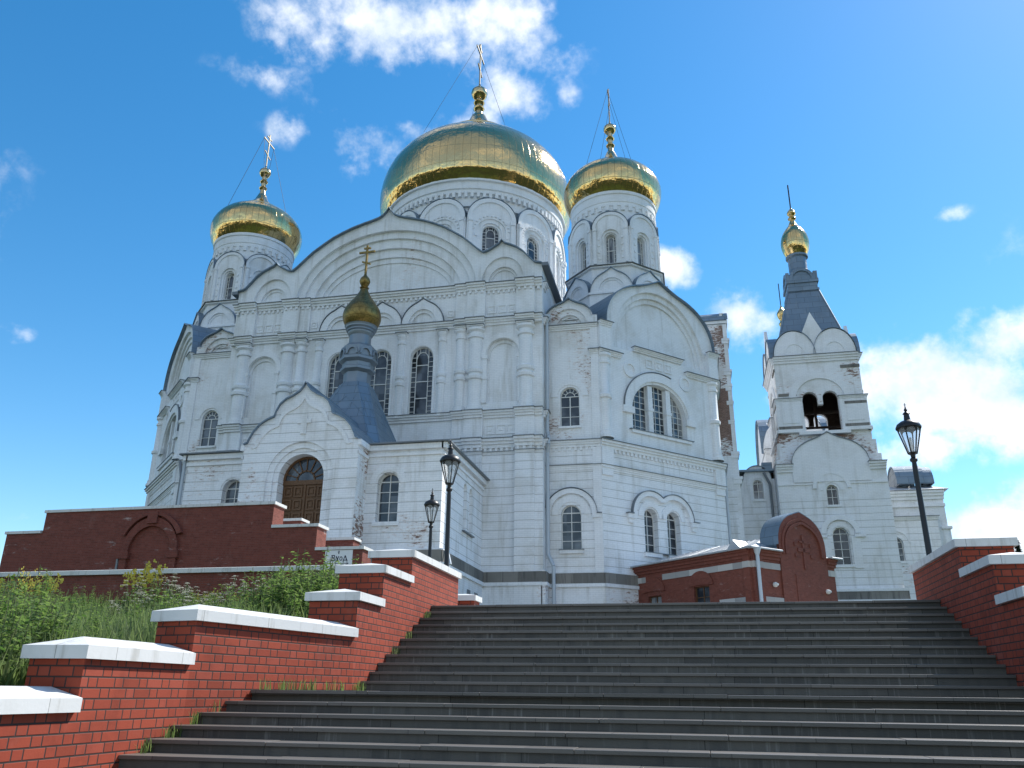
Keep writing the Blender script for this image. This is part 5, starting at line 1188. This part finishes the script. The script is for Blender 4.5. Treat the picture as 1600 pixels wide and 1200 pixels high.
# ------------------------------------------------------------------ lamps
def make_lamp(label):
    T = thing('street_lamp', label, 'street lamp', (0, 0, 0), 'cast iron lamps at the head of the stairs')
    a = MB(); c = (0, 0)
    a.lathe(c, [(.15, -.4), (.15, .12), (.12, .2), (.12, .55), (.085, .62), (.085, .9), (.068, .95), (.058, 3.55), (.05, 3.66), (.085, 3.7), (.085, 3.74), (.05, 3.78), (.06, 3.86)], 16); a.build('pole', BLACK, T)
    b = MB(); n = 6; z0, z1, r0, r1 = 3.88, 4.5, .10, .265
    P = lambda i, z, r: (r * math.cos(2 * math.pi * i / n), r * math.sin(2 * math.pi * i / n), z)
    for i in range(n): b.tube(P(i, z0, r0), P(i, z1, r1), .016, 6); b.tube(P(i, z0, r0), P(i + 1, z0, r0), .02, 6); b.tube(P(i, z1, r1), P(i + 1, z1, r1), .022, 6)
    b.lathe(c, [(.03, 3.84), (.11, 3.87), (.11, 3.9), (.01, 3.9)], 6, smooth=False)
    f = b.build('lantern_frame', BLACK, T)
    h = MB(); h.lathe(c, [(.285, 4.49), (.29, 4.52), (.25, 4.6), (.17, 4.66), (.09, 4.69), (.075, 4.7), (.06, 4.84), (.085, 4.86), (.06, 4.89), (.025, 4.92), (.045, 4.96), (.02, 5.0), (.012, 5.04), (.008, 5.13), (.001, 5.14)], 18)
    for i in range(n):   # scalloped skirts between the posts
        p0, p1 = Vector(P(i, 4.5, .262)), Vector(P(i + 1, 4.5, .262)); q0, q1 = Vector(P(i, 4.38, .232)), Vector(P(i + 1, 4.38, .232))
        h.face([p0, p1, q1, p1.lerp(q1, .35).lerp(p0.lerp(q0, .35), .18), p0.lerp(p1, .5) + (q0 - p0) * .12, p0.lerp(q0, .35).lerp(p1.lerp(q1, .35), .18), q0])
    h.tube((-.035, 0, 5.09), (.035, 0, 5.09), .006, 5); h.build('lantern_cap', BLACK, T)
    g = MB()
    for i in range(n): g.face([P(i, z0 + .01, r0 - .006), P(i + 1, z0 + .01, r0 - .006), P(i + 1, z1, r1 - .008), P(i, z1, r1 - .008)])
    g.build('lantern_glass', LGLASS, T)
    k = MB(); k.lathe(c, [(.02, 3.9), (.028, 3.95), (.028, 4.25), (.005, 4.28)], 10); k.build('lamp_bulb', BULB, T)
    return T
def copy_thing(r, loc, label):
    n = r.copy(); COL.objects.link(n); n.location = loc; n['label'] = label
    for ch in list(r.children):
        c = ch.copy(); COL.objects.link(c); c.parent = n
    return n
LAMP = make_lamp('larger black lamp standing in front of the porch corner left of the stairs')
LAMP.location = (-6.32, 21.0, gz(-6, 18))
copy_thing(LAMP, (-9.15, 28.3, gz(-6, 28.3)), 'smaller far black lamp seen just left of the larger lamp')
copy_thing(LAMP, (5.22, 20.4, gz(0, 18)), 'black lamp rising behind the right-hand stair wall against the sky')

# ------------------------------------------------------------------ grass, weeds and the far tree
def grass():
    rnd = random.Random(3); v = []; f = []
    def blade(x, y, z, h, w, lean):
        t = rnd.uniform(0, 6.283); lx, ly = math.cos(t) * lean, math.sin(t) * lean; s = rnd.uniform(0, 6.283); wx, wy = math.cos(s) * w, math.sin(s) * w
        b = len(v); m = .55
        v.extend([(x - wx, y - wy, z - .05), (x + wx, y + wy, z - .05), (x + wx * .7 + lx * .35, y + wy * .7 + ly * .35, z + h * m), (x - wx * .7 + lx * .35, y - wy * .7 + ly * .35, z + h * m), (x + lx, y + ly, z + h)])
        f.extend([(b, b + 1, b + 2, b + 3), (b + 3, b + 2, b + 4)])
    n = 0
    while n < 42000:
        y = 4.5 + 19.6 * rnd.random() ** 1.3; x = -6.62 - rnd.random() ** 1.25 * min(30, y * 1.05)
        if y > 9 and y < 12.4 and x > -6.55: continue
        if y > 12 and x > -6.0: continue
        cl = .6 + .8 * abs(math.sin(x * 1.7 + math.sin(y * 1.3) * 2)); blade(x, y, gz(x, y), rnd.uniform(.16, .5) * cl, rnd.uniform(.004, .010) * (1 + y / 18), rnd.uniform(.03, .25)); n += 1
    me = bpy.data.meshes.new('grass'); me.from_pydata(v, [], f); me.materials.append(GRASS); o = bpy.data.objects.new('grass', me); COL.objects.link(o)
    tag(o, 'long unmown grass on the slope beside the stairs', 'grass', None, 'stuff')
    v.clear(); f.clear()
    # tufts along the foot of the left stair wall
    spots = [(-5.74, y, -.002) for y in (10.35, 10.7, 11.0, 11.25, 11.6, 11.9)]
    spots = [(-5.8 + .7 * max(0, (y - 9.12) / 3.17) + .07, y, 0.0) for _, y, _ in spots] + [(-5.02, 12.35, 0), (-5.04, 12.5, 0)]
    spots += [(-5.72, 10.2 - .42 * j + .3, -.125 * j) for j in range(1, 6)] + [(-5.03, 16.03 - .337 * i + .22, 1.582 - .144 * i) for i in (2, 5, 7)]
    spots = [(x, y, z) for x, y, z in spots]
    for x, y, z in spots:
        for _ in range(rnd.randint(14, 34)): blade(x + rnd.uniform(-.03, .06), y + rnd.uniform(-.16, .12), z + .04, rnd.uniform(.03, .13), .006, rnd.uniform(.01, .06))
    me = bpy.data.meshes.new('grass_tufts'); me.from_pydata(v, [], f); me.materials.append(GRASS); o = bpy.data.objects.new('grass_tufts', me); COL.objects.link(o)
    tag(o, 'little tufts of grass growing in the joint between stairs and brick wall', 'grass', None, 'stuff')
grass()

def leafy(mb, rnd, p, size, n, spread, droop=.3):
    for _ in range(n):
        q = Vector((p[0] + rnd.gauss(0, spread), p[1] + rnd.gauss(0, spread), p[2] + rnd.gauss(0, spread * .8)))
        t = rnd.uniform(0, 6.283); d = Vector((math.cos(t), math.sin(t), rnd.uniform(-droop, .5))).normalized(); sd = d.cross(Vector((rnd.uniform(-.4, .4), rnd.uniform(-.4, .4), 1))).normalized(); L = size * rnd.uniform(.6, 1.3)
        mb.face([q, q + d * L * .45 + sd * L * .22, q + d * L, q + d * L * .45 - sd * L * .22])
def cow_parsley(seed, h):
    rnd = random.Random(seed); T = thing('cow_parsley', 'white-flowered cow parsley standing tall in the grass of the slope', 'wild plant', (0, 0, 0), 'white-flowered weeds on the grassy slope')
    s = MB(); l = MB(); u = MB(); tops = []
    for k in range(4):
        t = rnd.uniform(0, 6.28); r = rnd.uniform(.1, .3); hh = h * rnd.uniform(.7, 1.05); b = Vector((rnd.uniform(-.1, .1), rnd.uniform(-.1, .1), -.05)); m = Vector((math.cos(t) * r * .5, math.sin(t) * r * .5, hh * .6)); e = Vector((math.cos(t) * r, math.sin(t) * r, hh))
        s.tube(b, m, .012, 5, .009); s.tube(m, e, .009, 5, .006); tops.append(e)
        for _ in range(2): t2 = rnd.uniform(0, 6.28); e2 = m + Vector((math.cos(t2) * .16, math.sin(t2) * .16, hh * rnd.uniform(.2, .36))); s.tube(m, e2, .006, 4); tops.append(e2)
        leafy(l, rnd, m * .55, .16, 34, .13); leafy(l, rnd, m, .11, 14, .09)
    leafy(l, rnd, (0, 0, h * .18), .2, 60, .17)
    for e in tops:
        R0 = rnd.uniform(.045, .095)
        for _ in range(8):
            t = rnd.uniform(0, 6.28); r = R0 * math.sqrt(rnd.random()); c = e + Vector((math.cos(t) * r, math.sin(t) * r, .05 - r * .25)); s.tube(e - Vector((0, 0, .03)), c, .002, 3)
            for _ in range(4): q = c + Vector((rnd.gauss(0, .013), rnd.gauss(0, .013), rnd.gauss(0, .006))); z = .014; u.face([q + Vector((-z, 0, 0)), q + Vector((0, -z, .004)), q + Vector((z, 0, 0)), q + Vector((0, z, .004))])
    s.build('stem', STEM, T, normals=False); l.build('leaves', LEAF, T, normals=False); u.build('blossom', UMBEL, T, normals=False); return T
def nettle(seed, h):
    rnd = random.Random(seed); T = thing('leafy_weed', 'bushy green weed growing among the tall grass of the slope', 'wild plant', (0, 0, 0), 'leafy green weeds on the grassy slope')
    s = MB(); l = MB()
    for k in range(9):
        b = Vector((rnd.gauss(0, .16), rnd.gauss(0, .16), -.05)); e = Vector((b.x * 1.5 + rnd.gauss(0, .06), b.y * 1.5 + rnd.gauss(0, .06), h * rnd.uniform(.65, 1.05))); s.tube(b, e, .01, 5, .004)
        m = 13
        for i in range(m):
            p = b.lerp(e, .15 + .85 * i / m)
            leafy(l, rnd, p, .14 * (1.1 - .6 * i / m), 5, .035, .6)
    s.build('stem', STEM, T, normals=False); l.build('leaves', LEAF, T, normals=False); return T
def yellow_weed(seed, h):
    rnd = random.Random(seed); T = thing('yellow_weed', 'thin weed with small yellow flowers in front of the white coping', 'wild plant', (0, 0, 0), 'yellow-flowered weeds below the retaining wall')
    s = MB(); l = MB(); u = MB()
    for k in range(6):
        b = Vector((rnd.gauss(0, .08), rnd.gauss(0, .08), -.05)); e = Vector((b.x * 2 + rnd.gauss(0, .1), b.y * 2 + rnd.gauss(0, .1), h * rnd.uniform(.75, 1.05))); s.tube(b, e, .008, 4, .004)
        for i in range(9): leafy(l, rnd, b.lerp(e, .1 + .6 * i / 9), .09, 3, .03)
        for i in range(6):
            p = b.lerp(e, .72 + .28 * i / 5) + Vector((rnd.gauss(0, .05), rnd.gauss(0, .05), 0)); z = .022
            for _ in range(4): q = p + Vector((rnd.gauss(0, .02), rnd.gauss(0, .02), rnd.gauss(0, .02))); u.face([q + Vector((-z, 0, 0)), q + Vector((0, 0, -z)), q + Vector((z, 0, 0)), q + Vector((0, 0, z))])
    s.build('stem', STEM, T, normals=False); l.build('leaves', LEAF, T, normals=False); u.build('blossom', YELLOW, T, normals=False); return T
def scatter(protos, spots, seed):
    rnd = random.Random(seed)
    for i, (x, y, sc) in enumerate(spots):
        p = protos[i % len(protos)]
        if i >= len(protos):
            n = p.copy(); COL.objects.link(n)
            for ch in list(p.children): c = ch.copy(); COL.objects.link(c); c.parent = n
            p = n
        p.location = (x, y, gz(x, y)); p.rotation_euler = (0, 0, rnd.uniform(0, 6.28)); p.scale = (sc, sc, sc)
CP = [(-.738, 21.5, 1.0), (-.719, 20, 1.0), (-.692, 21.5, 1.15), (-.676, 20.5, 1.2), (-.668, 22, 1.15), (-.655, 19.5, 1.0), (-.642, 19, .9), (-.601, 20.5, 1.1), (-.59, 19.5, 1.1), (-.64, 17, .8), (-.70, 16.5, .7), (-.571, 18, .9), (-.553, 17.5, .9), (-.61, 15.5, .75), (-.76, 17.5, .7), (-.67, 14.5, .7), (-.536, 20.5, 1.1), (-.52, 20.5, 1.0), (-.449, 21.8, 1.35), (-.463, 22.5, 1.5), (-.73, 13.5, .7), (-.475, 19.6, 1.0)]
scatter([cow_parsley(11, 1.0), cow_parsley(12, .9), cow_parsley(13, 1.1)], [(k * y, y, s) for k, y, s in CP], 5)
NW = [(-.53, 17.0, 1.35), (-.512, 16.2, 1.3), (-.498, 18.4, 1.5), (-.492, 15.6, 1.2), (-.476, 18.0, 1.5), (-.463, 16.4, 1.25), (-.452, 17.2, 1.3), (-.545, 19.4, 1.3), (-.56, 18.8, 1.1), (-.92, 8.4, 1.2), (-.93, 8.0, 1.1), (-.94, 9.6, 1.25), (-.865, 9.6, 1.0), (-.99, 7.2, .9), (-.60, 19.2, 1.0), (-.615, 20.2, 1.1), (-.66, 20.4, 1.1), (-.68, 19.8, 1.0), (-.70, 12.2, .8), (-.64, 11.6, .75), (-.615, 11.9, .7), (-.59, 12.9, .75), (-.536, 18.5, 1.1), (-.525, 17.5, 1.15), (-.515, 18.5, 1.3), (-.505, 17.2, 1.2), (-.495, 16.6, 1.15), (-.487, 17.6, 1.35), (-.478, 16.5, 1.2), (-.468, 15.6, 1.0), (-.46, 17.5, 1.25), (-.455, 18.8, 1.3), (-.47, 20.5, 1.3), (-.485, 15.0, .95), (-.445, 19.8, 1.2), (-.5, 20.8, 1.2),
      (-.90, 9.2, 1.0), (-.86, 8.6, .95), (-.93, 7.6, .95), (-.96, 7.4, .8), (-.90, 8.0, .75), (-.95, 10.5, .9), (-.91, 12.5, .8), (-.83, 9.9, .7), (-.80, 9.0, .55), (-.68, 11.3, .6), (-.66, 12.4, .7), (-.63, 11.2, .55), (-.60, 12.6, .6), (-.57, 13.6, .75), (-.89, 20.5, 1.3), (-.93, 19.5, 1.2), (-.96, 21, 1.3), (-.87, 17.8, .9), (-.77, 11.2, .6), (-.72, 11.6, .55), (-.81, 19.5, .8), (-.84, 22.3, .9), (-.80, 22.5, .8), (-.66, 18.5, .8), (-.62, 18.3, .8), (-.58, 16.4, .7), (-.98, 13, 1.0), (-.56, 21.8, .9), (-.64, 22.2, .8)]
scatter([nettle(21, .95), nettle(22, .85), nettle(23, 1.05), nettle(24, .8)], [(k * y, y, s) for k, y, s in NW], 6)
YW = [(-.905, 21.8, 1.5), (-.885, 22.0, 1.4), (-.87, 22.4, 1.35), (-.726, 22.6, 1.6), (-.719, 22.2, 1.5), (-.712, 22.8, 1.45), (-.93, 22.0, 1.4), (-.63, 21.3, .95), (-.612, 21.0, .9), (-.575, 20.2, .95)]
scatter([yellow_weed(31, .95), yellow_weed(32, .9)], [(k * y, y, s) for k, y, s in YW], 7)
def weed_on_plaza():
    rnd = random.Random(44); T = thing('ragged_weed', 'ragged weed growing alone before the porch wall behind the stair wall', 'wild plant', (-9.9, 25.6, gz(-9, 25.6)))
    s = MB(); l = MB()
    b0 = Vector(T.location)
    for k in range(4):
        e = b0 + Vector((rnd.gauss(0, .18), rnd.gauss(0, .1), rnd.uniform(2.1, 2.75))); s.tube(b0, e, .014, 5, .006)
        for i in range(16): leafy(l, rnd, b0.lerp(e, .2 + .8 * i / 16) , .13, 2, .07, .6)
    s.build('stem', STEM, T, normals=False); l.build('leaves', LEAF, T, normals=False)
weed_on_plaza()
def conifer():
    rnd = random.Random(9); x, y, zb, zt = 51.9, 150.0, -4.0, 24.3
    T = thing('conifer_tree', 'dark conifer whose tip shows above the far right stair wall', 'tree', (x, y, zb)); a = MB(); a.tube((x, y, zb), (x, y, zt), .35, 8, .04); a.build('trunk', BARK, T)
    l = MB(); H = zt - zb
    for i in range(2600):
        t = rnd.random() ** .8; z = zb + 3 + (H - 3) * t; r = (1 - t) * 4.2 * (.55 + .45 * abs(math.sin(z * 1.9))) * math.sqrt(rnd.random()) + .08; an = rnd.uniform(0, 6.283)
        c = Vector((x + r * math.cos(an), y + r * math.sin(an), z - r * .3)); d = Vector((math.cos(an), math.sin(an), -.25)) * rnd.uniform(.3, .7); w = Vector((-math.sin(an), math.cos(an), .1)) * rnd.uniform(.1, .25)
        l.face([c - w, c + d, c + w, c - d * .3 + Vector((0, 0, .12))])
    l.build('crown', NEEDLE, T, normals=False)
conifer()
